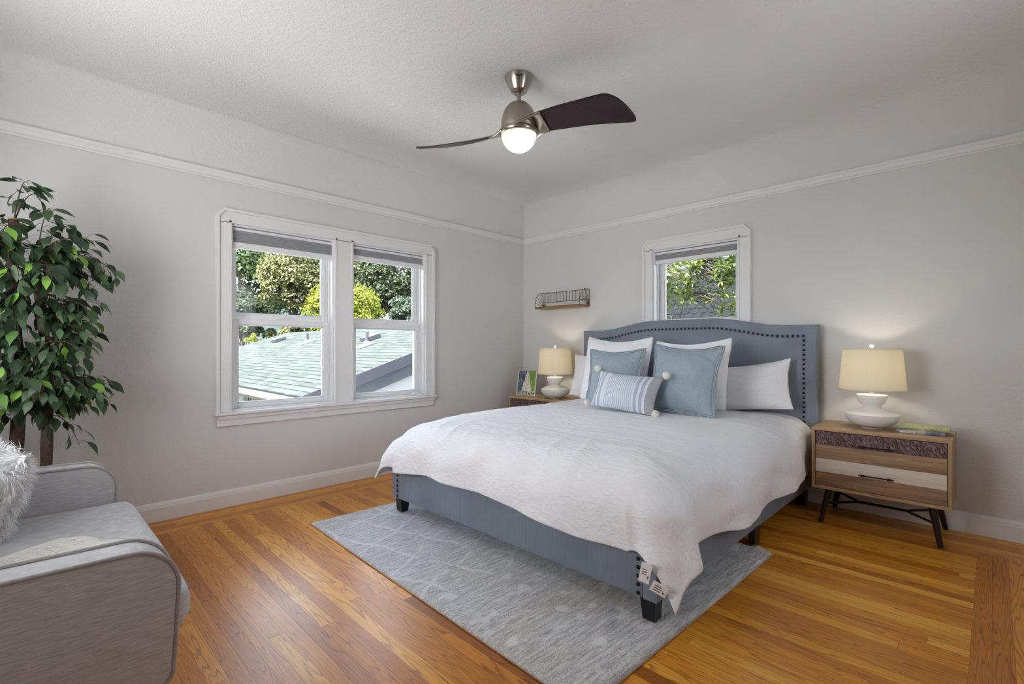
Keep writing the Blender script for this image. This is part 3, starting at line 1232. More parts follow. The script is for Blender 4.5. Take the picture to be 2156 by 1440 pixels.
# ---------------------------------------------------------------- duvet
def make_duvet():
    zt = 0.632
    x0, x1 = 1.010, 2.710            # where the top starts to roll over
    yf, yh = -2.085, -0.125
    r = 0.190
    oL, oR, oF = 0.485, 0.465, 0.445
    NX, NY = 170, 170
    def ox_front(x):
        # front overhang follows the hem seen in the photo: short on the left, longer to the right
        t = (x - x0) / (x1 - x0)
        h = np.interp(t, [-0.3, 0.0, 0.10, 0.33, 0.55, 0.72, 0.85, 0.97, 1.05, 1.3], [0.29, 0.305, 0.322, 0.352, 0.338, 0.306, 0.296, 0.290, 0.25, 0.25])
        return zt - r - h + r * PI / 2
    def ox_right(y):
        h = np.interp(y, [-2.6, -2.1, -1.95, -1.8, -1.5, -1.2, -0.8, -0.3, 0], [0.23, 0.27, 0.292, 0.288, 0.262, 0.266, 0.27, 0.285, 0.30])
        return zt - r - h + r * PI / 2
    bm = B()
    vs = []
    for j in range(NY + 1):
        row = []
        for i in range(NX + 1):
            s, t = i / NX, j / NY
            # cloth coordinates
            xm = x0 + (x1 - x0) * s
            yy_lo = yf - float(ox_front(xm))
            cy = yh + (yy_lo - yh) * t
            xl = x0 - oL - 0.01 * math.sin(cy * 5)
            ym = min(max(cy, yf), yh)
            xr = x1 + float(ox_right(cy))
            cx = xl + (xr - xl) * s
            px, py = min(max(cx, x0), x1), max(cy, yf)
            dx, dy = cx - px, cy - py
            d = math.hypot(dx, dy)
            if d > 0 and dy < 0:
                # cloth taken up by the stitched, rounded corners
                sn = 2 * abs(dx * dy) / (d * d)
                q = (0.13 if dx > 0 else 0.25) * sn
                dx, dy, d = dx * (1 - q), dy * (1 - q), d * (1 - q)
            # gentle puff and sag of the top
            e = min(px - x0, x1 - px, py - yf + 0.001)
            z = zt + 0.010 * noise.noise(Vector((px * 1.7, py * 1.7, 4.0))) - 0.020 * math.exp(-e / 0.10) - 0.085 * math.exp(-((cx - 0.80) ** 2 + (cy + 2.22) ** 2) / 0.085)
            if d < 1e-6:
                p = Vector((px, py, z))
            else:
                nx, ny = dx / d, dy / d
                if d < r * PI / 2:
                    a = d / r
                    rad, drop = r * math.sin(a), r * (1 - math.cos(a))
                else:
                    h = d - r * PI / 2
                    rad, drop = r + 0.03 * h, r + h
                hang = max(0.0, d - 0.10)
                # folds that open towards the hem
                if dx > 0 and dy < 0:
                    ang = math.atan2(-dy, dx)             # 0 = right side, pi/2 = foot
                    f = 0.20 * hang * math.exp(-((ang - 0.70) / 0.40) ** 2) + 0.20 * hang * math.exp(-((ang - 0.28) / 0.22) ** 2) - 0.05 * hang * math.exp(-((ang - 1.35) / 0.2) ** 2)
                elif dx < 0 and dy < 0:
                    ang = math.atan2(-dy, -dx)
                    f = 0.30 * hang * math.exp(-((ang - 0.75) / 0.40) ** 2) - 0.10 * hang * math.exp(-((ang - 1.45) / 0.2) ** 2)
                elif dy < 0:
                    f = hang * (0.015 + 0.07 * math.sin(px * 9.0 + 1.2 * math.sin(px * 4.1)) * (0.35 + 0.65 * (px - x0) / (x1 - x0)) + 0.02)
                else:
                    f = hang * 0.06 * math.sin(py * 8.0 + 1.0)
                # wrinkles across the face
                f += min(1.0, d / 0.12) * 0.016 * noise.noise(Vector((px * 5 + nx * 2, py * 5 + ny * 2, d * 9)))
                rad += f
                p = Vector((px + nx * rad, py + ny * rad, z - drop))
                lim = 0.060
                if p.z < lim:
                    p.z = lim
            w = 0.0035 * noise.noise(Vector((cx * 7.0, cy * 3.2, 1.0))) + 0.0030 * noise.noise(Vector((cx * 4.0, cy * 14.0, 7.0)))
            # drawn creases fanning in towards the foot edge
            m = math.exp(-((cy - (yf - 0.05)) / 0.22) ** 2)
            ridge = 1 - abs(noise.noise(Vector((cx * 6.5 + cy * 2.5, cy * 2.2, 11.0))))
            w += m * 0.009 * (ridge ** 6)
            rg2 = 1 - abs(noise.noise(Vector((cx * 3.2 - cy * 1.5, cy * 4.5, 21.0))))
            w += (0.35 + 0.65 * m) * 0.006 * (rg2 ** 8)
            p.z += w
            if p.y > -0.66 and px < 1.5:
                p.x = max(p.x, 0.78 + 0.100 * min(1.0, (p.y + 0.66) / 0.16))
            row.append(bm.verts.new(p))
        vs.append(row)
    for j in range(NY):
        for i in range(NX):
            bm.faces.new((vs[j][i], vs[j + 1][i], vs[j + 1][i + 1], vs[j][i + 1]))
    bmesh.ops.recalc_face_normals(bm, faces=bm.faces)
    if sum(f.normal.z for f in bm.faces) < 0:
        bmesh.ops.reverse_faces(bm, faces=bm.faces)
    o = obj('duvet', bm, 'duvet_cotton', None, smooth=True)
    tag(o, 'white crinkled cotton duvet spread over the bed and hanging over its foot', 'duvet')
    s = o.modifiers.new('thick', 'SOLIDIFY')
    s.thickness = 0.014
    s.offset = -1
    b = o.modifiers.new('sub', 'SUBSURF')
    b.levels = 1
    b.render_levels = 1
    return o


duvet = make_duvet()
# care tags sewn into the corner seam
for k, (x, y, z, w, h, rz, ry) in enumerate(((2.832, -2.312, 0.290, 0.040, 0.075, 0.30, 0.20), (2.890, -2.312, 0.232, 0.060, 0.040, 0.55, 0.45))):
    bm = B()
    box(bm, -w / 2, w / 2, -0.0008, 0.0008, -h, 0)
    for q in range(3):
        box(bm, -w * 0.32, w * (0.1 + 0.08 * (q % 2)), -0.0014, -0.0009, -h * 0.35 - q * 0.009, -h * 0.35 - q * 0.009 + 0.003, mi=1)
    prism(bm, [(w * 0.22, -h * 0.62), (w * 0.40, -h * 0.62), (w * 0.31, -h * 0.80)], -0.0014, -0.0009, 'y', mi=1)
    bm.transform(Matrix.Translation((x, y, z)) @ Matrix.Rotation(rz, 4, 'Z') @ Matrix.Rotation(ry, 4, 'Y'))
    obj('care_tag', bm, ['white_tag', 'ink'], duvet, label='white care tag with small dark print')


# ---------------------------------------------------------------- pillows
def pillow_bm(w, h, t, pinch=0.06, n=44, seed=1, wr=0.006, sag=0.0, p=2.3, zp=1.1, rd=0.0):
    """stuffed cushion: x across, z up from the lower edge, front towards -y. returns bm with uv"""
    bm = B()
    uvl = bm.loops.layers.uv.new('UVMap')
    rnd = Vector((seed * 7.3, seed * 3.1, seed * 1.7))
    def pt(u, v, side):
        a = max(0.0, 1 - abs(u) ** p) ** 0.72
        b = max(0.0, 1 - abs(v) ** p) ** 0.72
        y = t / 2 * a * b
        # edges draw in between the corners, corners stay out as ears
        x = u * w / 2 * (1 - pinch * (1 - v * v) * abs(u) ** 1.5) * (1 - rd * (u * v) ** 4)
        z = v * h / 2 * (1 - pinch * (zp if v > 0 else 0.5) * (1 - u * u) * abs(v) ** 1.5) * (1 - rd * (u * v) ** 4)
        edge = max(abs(u), abs(v))
        nz = noise.noise(Vector((u * 2.0, v * 2.0, side * 3.0)) + rnd) * wr * 2.0
        # gathers running in from the seams
        cr = noise.noise(Vector((u * 9 * (0.3 + abs(v)), v * 9 * (0.3 + abs(u)), 5.0 + side)) + rnd) * wr * (0.3 + edge ** 3)
        y += (nz + cr) * min(1.0, 4 * (1 - edge) + 0.15)
        z -= sag * (1 - v) * 0.5 * a
        return Vector((x, -side * max(y, 0.0015), z + h / 2))
    grid = {}
    def g(c):
        # concentrate samples near the rim
        return math.sin(c * PI / 2) * 0.55 + c * 0.45
    for side in (1, -1):
        for j in range(n + 1):
            for i in range(n + 1):
                u, v = g(-1 + 2 * i / n), g(-1 + 2 * j / n)
                rim = i in (0, n) or j in (0, n)
                if rim and side == -1:
                    grid[(side, i, j)] = grid[(1, i, j)]
                    continue
                q = pt(u, v, side)
                if rim:
                    q.y = noise.noise(Vector((u * 3, v * 3, 9)) + rnd) * wr
                grid[(side, i, j)] = bm.verts.new(q)
        for j in range(n):
            for i in range(n):
                ks = [(side, i, j), (side, i + 1, j), (side, i + 1, j + 1), (side, i, j + 1)]
                if side == -1:
                    ks = ks[::-1]
                try:
                    f = bm.faces.new([grid[k] for k in ks])
                except ValueError:
                    continue
                for l, kk in zip(f.loops, ks):
                    l[uvl].uv = ((g(-1 + 2 * kk[1] / n)) / 2, (g(-1 + 2 * kk[2] / n)) / 2)
    rim = [grid[(1, i, 0)] for i in range(n)] + [grid[(1, n, j)] for j in range(n)] + [grid[(1, n - i, n)] for i in range(n)] + [grid[(1, 0, n - j)] for j in range(n)]
    rimco = [v.co.copy() for v in rim]
    return bm, rimco


def flange_bm(rim, width, t=0.004, seed=1, mi_of=None):
    """flat border sewn round a cushion, in narrow rings so the stripes follow it"""
    bm = B()
    n = len(rim)
    cen = sum(rim, Vector()) / n
    rings = []
    steps = [0.0, 0.30, 0.45, 0.70, 0.85, 1.0]
    for s in steps:
        ring = []
        for i, c in enumerate(rim):
            a, b = rim[i - 1], rim[(i + 1) % n]
            tdir = (b - a).normalized()
            o = Vector((tdir.z, 0, -tdir.x))
            if o.dot(c - cen) < 0:
                o = -o
            k = i % (n // 4)
            m = min(k, n // 4 - k)
            if m == 0:
                o = Vector((c.x - cen.x, 0, c.z - cen.z)).normalized() * 1.35
            w = 0.008 * noise.noise(Vector((c.x * 6, c.z * 6, seed * 2.0))) * s
            ring.append(c + o * (width * s) + Vector((0, w, 0)))
        rings.append(ring)
    va = [[bm.verts.new(p + Vector((0, -t / 2, 0))) for p in r] for r in rings]
    vb = [[bm.verts.new(p + Vector((0, t / 2, 0))) for p in r] for r in rings]
    cols = [0, 1, 0, 1, 0]
    for k in range(len(rings) - 1):
        for i in range(n):
            j = (i + 1) % n
            f = bm.faces.new((va[k][i], va[k][j], va[k + 1][j], va[k + 1][i]))
            f.material_index = cols[k]
            f = bm.faces.new((vb[k][i], vb[k + 1][i], vb[k + 1][j], vb[k][j]))
            f.material_index = cols[k]
    for i in range(n):
        j = (i + 1) % n
        bm.faces.new((va[-1][i], va[-1][j], vb[-1][j], vb[-1][i]))
    bmesh.ops.recalc_face_normals(bm, faces=bm.faces)
    return bm


def place(o, loc, tilt, yaw=0.0, roll=0.0):
    """stand a cushion on its lower edge, leaning back by tilt"""
    m = Matrix.Translation(loc) @ Matrix.Rotation(yaw, 4, 'Z') @ Matrix.Rotation(-tilt, 4, 'X') @ Matrix.Rotation(roll, 4, 'Y')
    o.matrix_world = m
    o.location, o.rotation_euler, _s = m.to_translation(), m.to_euler(), None


R_ = math.radians


def plain_pillow(name, label, w, h, t, mat, loc, tilt, yaw, roll, group, **kw):
    bm, rim = pillow_bm(w, h, t, **kw)
    o = obj(name, bm, mat, None, smooth=True)
    tag(o, label, 'pillow', group)
    place(o, loc, tilt, yaw, roll)
    return o


TOPZ = 0.637
plain_pillow('sleeping_pillow', 'white sleeping pillow at right, leaning uncovered against the headboard near the right nightstand', 0.78, 0.36, 0.19, 'pillow_cotton',
             (2.400, -0.258, TOPZ - 0.004), R_(13), R_(-2), R_(-6.5), 'white sleeping pillows', pinch=0.07, seed=3, wr=0.011, zp=2.6)
plain_pillow('sleeping_pillow', 'white sleeping pillow at left, mostly hidden behind the large left square pillow', 0.74, 0.40, 0.17, 'pillow_cotton',
             (1.240, -0.262, TOPZ - 0.008), R_(11), R_(4), R_(2), 'white sleeping pillows', pinch=0.07, seed=4, wr=0.007, zp=1.5)
plain_pillow('euro_pillow', 'large white textured square pillow behind the left blue pillow', 0.65, 0.59, 0.21, 'euro_cotton',
             (1.515, -0.565, TOPZ - 0.002), R_(14), R_(2), R_(1.0), 'large white square pillows', pinch=0.09, seed=5, wr=0.010, zp=2.5, rd=0.07)
plain_pillow('euro_pillow', 'large white textured square pillow behind the right blue pillow', 0.65, 0.57, 0.20, 'euro_cotton',
             (2.128, -0.520, TOPZ - 0.002), R_(17), R_(-3), R_(-2.0), 'large white square pillows', pinch=0.10, seed=6, wr=0.011, zp=2.3, rd=0.07)


def blue_pillow(label, w, h, t, loc, tilt, yaw, roll, seed, fl=0.026):
    root = thing('throw_pillow', label, 'pillow', (0, 0, 0), 0, 'blue throw pillows')
    bm, rim = pillow_bm(w, h, t, pinch=0.10, seed=seed, wr=0.009, zp=1.5)
    obj('cushion', bm, 'blue_cotton', root, smooth=True)
    obj('flange', flange_bm(rim, fl, seed=seed), ['blue_cotton', 'taupe_stripe'], root, smooth=True, label='flat blue border with thin dark stripes')
    place(root, loc, tilt, yaw, roll)
    return root


blue_pillow('blue square throw pillow at left, behind the striped lumbar pillow', 0.45, 0.42, 0.16, (1.640, -0.735, TOPZ + 0.018), R_(12), R_(2), R_(-1.0), 7)
blue_pillow('blue square throw pillow at right, the frontmost one next to the pompom', 0.49, 0.455, 0.19, (2.200, -0.765, TOPZ + 0.016), R_(14), R_(-5), R_(1.5), 8)

lum = thing('lumbar_pillow', 'small striped blue and grey oblong pillow with pompom corners', 'pillow')
bm, rim = pillow_bm(0.56, 0.285, 0.15, pinch=0.09, seed=9, wr=0.006)
obj('cushion', bm, 'lumbar', lum, smooth=True)
nn = len(rim) // 4
for i in range(4):
    c = rim[i * nn]
    bm = B()
    sphere(bm, (0, 0, 0), 0.027, 3)
    for v in bm.verts:
        v.co *= 1 + 0.14 * noise.noise(v.co * 120)
    d = Vector((c.x, 0, c.z - 0.1375)).normalized()
    pz = c + d * 0.018
    shift(bm, Vector((pz.x, -0.012, max(pz.z, 0.014))))
    obj('pompom', bm, 'pompom_yarn', lum, smooth=True, label='cream yarn pompom')
place(lum, (1.850, -0.950, TOPZ + 0.010), R_(24), R_(-3), R_(3.0))


# ---------------------------------------------------------------- nightstands
def nightstand(label, loc):
    w, dep, z0, z1 = 0.662, 0.41, 0.213, 0.597
    root = thing('nightstand', label, 'nightstand', loc, 0, 'bedside tables')
    # local: x centred, front at y = -dep, back at y = 0
    bm = B()
    x0, x1 = -w / 2, w / 2
    box(bm, x0, x1, -dep, 0, z1 - 0.020, z1, 0.0015, 1)
    box(bm, x0, x1, -dep, 0, z0, z0 + 0.020, 0.0015, 1)
    box(bm, x0 + 0.018, x1 - 0.018, -0.012, -0.002, z0 + 0.01, z1 - 0.01)
    obj('cabinet', bm, 'oak_veneer', root)
    for a in (x0, x1 - 0.018):
        bm = B()
        box(bm, a, a + 0.018, -dep, 0, z0 + 0.0202, z1 - 0.0202, 0.0015, 1)
        obj('side_panel', bm, 'oak_veneer_upright', root)
    za, zb = z0 + 0.023, z1 - 0.023
    zm = (za + zb) / 2
    for (q0, q1, m) in ((zm + 0.0015, zb, ('hide', 'drawer_brown')), (za, zm - 0.0015, ('drawer_white', 'drawer_walnut'))):
        bm = B()
        mid = (q0 + q1) / 2
        yf = -dep + 0.004
        box(bm, x0 + 0.021, x1 - 0.021, yf, yf + 0.018, mid + 0.0004, q1, 0.0012, 1)
        box(bm, x0 + 0.021, x1 - 0.021, yf, yf + 0.018, q0, mid - 0.0004, 0.0012, 1, mi=1)
        for f in bm.faces:
            f.material_index = 0 if f.calc_center_median().z > mid else 1
        box(bm, x0 + 0.03, x1 - 0.03, yf + 0.02, -0.03, q0 + 0.02, q1 - 0.03, mi=1)
        d = obj('drawer', bm, list(m), root)
        bm = B()
        hz = mid + 0.016
        hy = yf - 0.022
        tube(bm, [(-0.076, hy, hz), (-0.052, hy, hz), (-0.050, hy, hz), (0.050, hy, hz), (0.052, hy, hz), (0.076, hy, hz)],
             [0.0042, 0.0042, 0.0042, 0.0042, 0.0042, 0.0042], 10)
        for sx in (-1, 1):
            tube(bm, [(sx * 0.052, hy, hz), (sx * 0.053, hy, hz), (sx * 0.060, hy, hz), (sx * 0.070, hy, hz), (sx * 0.072, hy, hz)], [0.0045, 0.0075, 0.0065, 0.0078, 0.0045], 10)
            tube(bm, [(sx * 0.060, hy, hz), (sx * 0.060, yf + 0.001, hz)], 0.0045, 8)
            sphere(bm, (sx * 0.079, hy, hz), 0.0058, 1)
        obj('handle', bm, 'black_metal', d, smooth=True, label='dark metal bar handle')
    feet = {}
    for sx in (-1, 1):
        for sy in (-1, 1):
            tx, ty = sx * 0.245, -dep / 2 + sy * 0.150
            fx, fy = sx * 0.284, -dep / 2 + sy * 0.190
            bm = B()
            t = lambda k: (tx + (fx - tx) * k, ty + (fy - ty) * k, z0 * (1 - k))
            tube(bm, [t(0), t(0.30), t(0.31), t(0.97), t(1.0)], [0.0195, 0.0190, 0.0178, 0.0135, 0.0120], 16)
            for v in bm.verts:
                v.co.z = max(v.co.z, 0.0)
            obj('leg', bm, 'dark_leg', root, angle=40)
            feet[(sx, sy)] = Vector(t(0.44))
    bm = B()
    zc = feet[(1, 1)].z
    yc = -dep / 2
    for sx in (-1, 1):
        for sy in (-1, 1):
            tube(bm, [feet[(sx, sy)], (sx * 0.115, yc, zc)], 0.0072, 8)
    tube(bm, [(-0.118, yc, zc), (0.118, yc, zc)], 0.0082, 8)
    obj('stretcher', bm, 'black_metal', root, smooth=True)
    return root


ns = nightstand('low two drawer nightstand at right of the bed carrying the lamp and two books', (3.262, -0.022, 0))
ns2 = copy_tree(ns)
ns2.location = (0.530, -0.022, 0)
ns2['label'] = 'two drawer nightstand in the corner at left of the bed, mostly hidden behind the duvet'
NSZ = 0.597


# ---------------------------------------------------------------- table lamps
def table_lamp(label, loc):
    root = thing('table_lamp', label, 'lamp', loc, 0, 'white bedside lamps')
    bm = B()
    prof = [(0.0, 0.0), (0.055, 0.0), (0.057, 0.004), (0.050, 0.008)]
    # lower bowl
    for i in range(1, 13):
        a = i / 12 * PI / 2
        prof.append((0.050 + 0.091 * math.sin(a) ** 0.9, 0.008 + 0.080 * (1 - math.cos(a)) ** 0.85))
    prof += [(0.139, 0.0905), (0.130, 0.097), (0.112, 0.106), (0.090, 0.114), (0.068, 0.121), (0.053, 0.128), (0.046, 0.136), (0.046, 0.142)]
    for i in range(1, 11):
        a = i / 10 * PI / 2
        prof.append((0.046 + 0.0335 * math.sin(a), 0.142 + 0.062 * (1 - math.cos(a)) ** 0.8))
    prof += [(0.0785, 0.207), (0.074, 0.2085), (0.0, 0.212)]
    lathe(bm, prof, 56)
    obj('base', bm, 'ceramic', root, angle=32)
    bm = B()
    lathe(bm, [(0, 0.205), (0.013, 0.205), (0.013, 0.245), (0.006, 0.248), (0.006, 0.290), (0.014, 0.292), (0.014, 0.330), (0, 0.332)], 20)
    obj('neck', bm, 'acrylic', root, angle=40)
    bm = B()
    # harp and spider that carry the shade
    tube(bm, [(0.0, 0.0, 0.290), (0.045, 0, 0.31), (0.05, 0, 0.40), (0.03, 0, 0.475), (0, 0, 0.488), (-0.03, 0, 0.475), (-0.05, 0, 0.40), (-0.045, 0, 0.31), (0, 0, 0.290)], 0.002, 6)
    for k in range(3):
        a = 2 * PI * k / 3 + 0.4
        tube(bm, [(0, 0, 0.488), (0.150 * math.cos(a), 0.150 * math.sin(a), 0.490)], 0.0018, 6)
    obj('harp', bm, 'nickel', root, smooth=True)
    bm = B()
    rb, rt, zb, zt = 0.1725, 0.1510, 0.236, 0.496
    lathe(bm, [(rb, zb), (rt, zt), (rt - 0.0018, zt), (rb - 0.0018, zb)], 64, closed=True)
    for (rr, zz) in ((rb, zb), (rt, zt - 0.008)):
        lathe(bm, [(rr + 0.0008, zz), (rr + 0.0006, zz + 0.008), (rr - 0.003, zz + 0.008), (rr - 0.003, zz)], 64, closed=True)
    obj('lamp_shade', bm, 'shade', root, angle=50)
    bm = B()
    lathe(bm, [(0, 0.488), (0.006, 0.488), (0.006, 0.498), (0.009, 0.500), (0.014, 0.512), (0.0145, 0.518), (0.010, 0.525), (0, 0.527)], 20)
    obj('finial', bm, 'acrylic', root, angle=50)
    bm = B()
    sphere(bm, (0, 0, 0.372), 0.030, 3, (1, 1, 1.2))
    k = N('lamp_bulb')
    e = k.n('ShaderNodeEmission')
    e.inputs[0].default_value = (1.0, 0.91, 0.75, 1)
    e.inputs[1].default_value = LAMP_GLOW
    k.t.links.new(e.outputs[0], k.out.inputs[0])
    M.setdefault('bulb', k.m)
    obj('bulb', bm, 'bulb', root, smooth=True)
    return root


LAMP_GLOW = 55.0
lamp = table_lamp('white table lamp with a stacked bowl base on the right nightstand beside the books', (3.213, -0.232, NSZ))
lamp2 = copy_tree(lamp)
lamp2.location = (0.672, -0.252, NSZ)
lamp2['label'] = 'white table lamp with a stacked bowl base on the left nightstand beside the picture frame'


# ---------------------------------------------------------------- books on the nightstand
def book(name, label, w, l, t, cover, loc, rz, spine_bits):
    """lying flat: spine along x at -y, pages open to +x end"""
    root = thing(name, label, 'book', loc, rz, 'books on the right nightstand')
    bm = B()
    ct = 0.0028
    # two boards and a rounded spine
    box(bm, 0, l, 0, w, 0, ct, 0.0006, 1)
    box(bm, 0, l, 0, w, t - ct, t, 0.0006, 1)
    n = 6
    pts = [(0.004 - 0.007 * math.sin(PI * i / n), t / 2 - t / 2 * math.cos(PI * i / n)) for i in range(n + 1)]
    inner = [(0.0045 - 0.004 * math.sin(PI * i / n), t / 2 - (t / 2 - ct) * math.cos(PI * i / n)) for i in range(n, -1, -1)]
    prism(bm, pts + inner, 0, l, 'x')
    obj('cover', bm, cover, root, angle=40)
    bm = B()
    box(bm, 0.003, l - 0.003, 0.003, w - 0.004, ct, t - ct)
    obj('page_block', bm, 'paper', root)
    bm = B()
    for (a, b, z0, z1, mi) in spine_bits:
        box(bm, a, b, -0.0042, -0.0032, z0, z1, mi=mi)
    if spine_bits:
        obj('spine_lettering', bm, ['label_cream', 'ink_blue'], root)
    return root


book('hardcover_book', 'dark blue patterned book lying under the yellow green book', 0.150, 0.218, 0.022, 'cover_blue', (3.342, -0.335, NSZ), R_(3),
     [(0.018, 0.090, 0.004, 0.018, 0), (0.062, 0.066, 0.006, 0.016, 1), (0.070, 0.073, 0.006, 0.016, 1), (0.077, 0.080, 0.006, 0.016, 1)])
book('hardcover_book', 'yellow green hardcover book on top of the dark blue book', 0.155, 0.222, 0.020, 'cover_green', (3.350, -0.298, NSZ + 0.0222), R_(-1),
     [(0.120, 0.123, 0.006, 0.014, 1), (0.150, 0.153, 0.006, 0.014, 1)])


# ---------------------------------------------------------------- photo in a frame on the far nightstand
fr = thing('picture_frame', 'small silver photo frame with an outdoor snapshot, leaning on the left nightstand', 'picture frame', (0.332, -0.318, NSZ + 0.001), math.atan2(0.085, 0.222))
W_, H_ = 0.212, 0.272
def tiltbm(bm):
    bm.transform(Matrix.Rotation(-R_(14), 4, 'X'))
    zmin = min(v.co.z for v in bm.verts)
    return bm
bm = B()
b_ = 0.012
for (x0, x1, z0, z1) in ((-W_ / 2, -W_ / 2 + b_, 0, H_), (W_ / 2 - b_, W_ / 2, 0, H_), (-W_ / 2 + b_, W_ / 2 - b_, 0, b_), (-W_ / 2 + b_, W_ / 2 - b_, H_ - b_, H_)):
    box(bm, x0, x1, -0.012, 0.0, z0, z1, 0.002, 1)
tiltbm(bm)
obj('frame', bm, 'silver_frame', fr)
bm = B()
uvl = bm.loops.layers.uv.new('UVMap')
vs = [bm.verts.new(p) for p in ((-W_ / 2 + b_, -0.006, b_), (W_ / 2 - b_, -0.006, b_), (W_ / 2 - b_, -0.006, H_ - b_), (-W_ / 2 + b_, -0.006, H_ - b_))]
f = bm.faces.new(vs)
for l, uv in zip(f.loops, ((0, 0), (1, 0), (1, 1), (0, 1))):
    l[uvl].uv = uv
tiltbm(bm)
obj('photo', bm, 'snapshot', fr)
bm = B()
box(bm, -W_ / 2 + 0.004, W_ / 2 - 0.004, -0.004, 0.002, 0.004, H_ - 0.004)
tiltbm(bm)
prism(bm, [(0.045, 0.19), (0.052, 0.19), (0.125, 0.0005), (0.115, 0.0005)], -0.02, 0.02, 'x')
obj('easel_back', bm, 'badge_black', fr)


# ---------------------------------------------------------------- wire wall shelf
sh = thing('wire_wall_shelf', 'bronze wire basket shelf with a wooden base on the wall left of the headboard', 'shelf', (0, 0, 0))
SX0, SX1, SZ, SD, SH = 0.325, 0.905, 1.507, 0.168, 0.172
bm = B()
box(bm, SX0, SX1, -SD, -0.004, SZ - 0.006, SZ + 0.010, 0.002, 1)
obj('base_board', bm, 'shelf_wood', sh)
bm = B()
wr_ = 0.0030
zb_ = SZ + 0.010
# flat rim round the board
tube(bm, [(SX0, -0.005, zb_), (SX0, -SD, zb_), (SX1, -SD, zb_), (SX1, -0.005, zb_), (SX0, -0.005, zb_)], 0.004, 6)
yb_ = -0.006
# back: two rails with uprights
tube(bm, [(SX0, yb_, SZ + SH), (SX1, yb_, SZ + SH)], wr_, 6)
tube(bm, [(SX0, yb_, SZ + 0.072), (SX1, yb_, SZ + 0.072)], wr_, 6)
nv = 14
for i in range(nv + 1):
    x = SX0 + (SX1 - SX0) * i / nv
    tube(bm, [(x, yb_, SZ + 0.072), (x, yb_, SZ + SH)], 0.0024, 6)
for x in (SX0, SX1):
    tube(bm, [(x, yb_, zb_), (x, yb_, SZ + SH)], wr_, 6)
    # quarter-round ends with a fan of spokes
    arc = []
    for i in range(15):
        a = PI / 2 * i / 14
        arc.append((x, yb_ - (SD - 0.006) * math.cos(a) ** 0.75, SZ + 0.02 + (SH - 0.02) * math.sin(a) ** 0.85))
    arc = [(x, -SD, zb_)] + arc
    tube(bm, arc, wr_, 6)
    for k in (2, 4, 6, 8, 10, 12):
        tube(bm, [(x, yb_ - 0.004, zb_ + 0.004), arc[k + 1]], 0.0022, 6)
obj('wire_frame', bm, 'bronze_wire', sh, smooth=True)
for x in (SX0 + 0.16, SX1 - 0.06):
    bm = B()
    tube(bm, [(x, -0.001, SZ + SH + 0.012), (x, -0.008, SZ + SH + 0.014), (x, -0.012, SZ + SH + 0.004), (x, -0.010, SZ + SH - 0.008)], 0.0034, 8)
    obj('hook', bm, 'bronze_wire', sh, smooth=True)


# ---------------------------------------------------------------- ceiling fan
fan = thing('ceiling_fan', 'brushed nickel ceiling fan with two curved dark blades and a lit glass bowl', 'ceiling fan', (1.820, -1.958, CEIL))
bm = B()
lathe(bm, [(0.0, 0.0), (0.080, 0.0), (0.082, -0.004), (0.080, -0.012), (0.062, -0.058), (0.050, -0.078), (0.048, -0.084), (0.036, -0.092), (0.030, -0.098), (0.020, -0.100), (0, -0.100)], 48)
cano = obj('canopy', bm, 'nickel', fan, angle=40)
bm = B()
aim = math.atan2(-1.994, 1.93)      # the badge faces the corner of the room where the photo was taken
mt = Matrix.Rotation(aim, 4, 'Z') @ Matrix.Translation((0.0757, 0, -0.026)) @ Matrix.Rotation(R_(68), 4, 'Y')
res = bmesh.ops.create_cone(bm, cap_ends=True, segments=32, radius1=1, radius2=1, depth=0.002)
for v in bm.verts:
    v.co = Vector((v.co.x * 0.0085, v.co.y * 0.021, v.co.z))
# a curl and a short row of pale strokes on the badge
for (x, y, w, h) in ((0, -0.013, 0.0052, 0.0014), (0.002, -0.011, 0.0012, 0.003), (-0.002, -0.011, 0.0012, 0.003), (0, -0.004, 0.003, 0.001), (0, -0.0005, 0.003, 0.001), (0, 0.003, 0.0022, 0.001), (0, 0.0065, 0.003, 0.001), (0, 0.010, 0.003, 0.001)):
    box(bm, x - w / 2, x + w / 2, y - h / 2, y + h / 2, 0.0011, 0.0016, mi=1)
bm.transform(mt)
obj('badge', bm, ['badge_black', 'white_tag'], cano, label='small black oval maker badge')
bm = B()
lathe(bm, [(0, -0.095), (0.0125, -0.095), (0.0125, -0.165), (0, -0.165)], 24)
obj('downrod', bm, 'nickel_satin', fan, angle=40)
bm = B()
prof = [(0, -0.150), (0.020, -0.150)]
for i in range(0, 13):
    a = i / 12 * PI / 2
    prof.append((0.022 + 0.080 * math.sin(a) ** 0.9, -0.150 - 0.132 * (1 - math.cos(a)) ** 0.95))
prof += [(0.102, -0.305), (0.100, -0.310), (0.0, -0.312)]
lathe(bm, prof, 56)
obj('motor_housing', bm, 'nickel_satin', fan, angle=40)
bm = B()
lathe(bm, [(0.1005, -0.305), (0.112, -0.312), (0.114, -0.322), (0.108, -0.334), (0.102, -0.338), (0.098, -0.330), (0.098, -0.308)], 56, closed=True)
obj('light_collar', bm, 'nickel', fan, smooth=True)
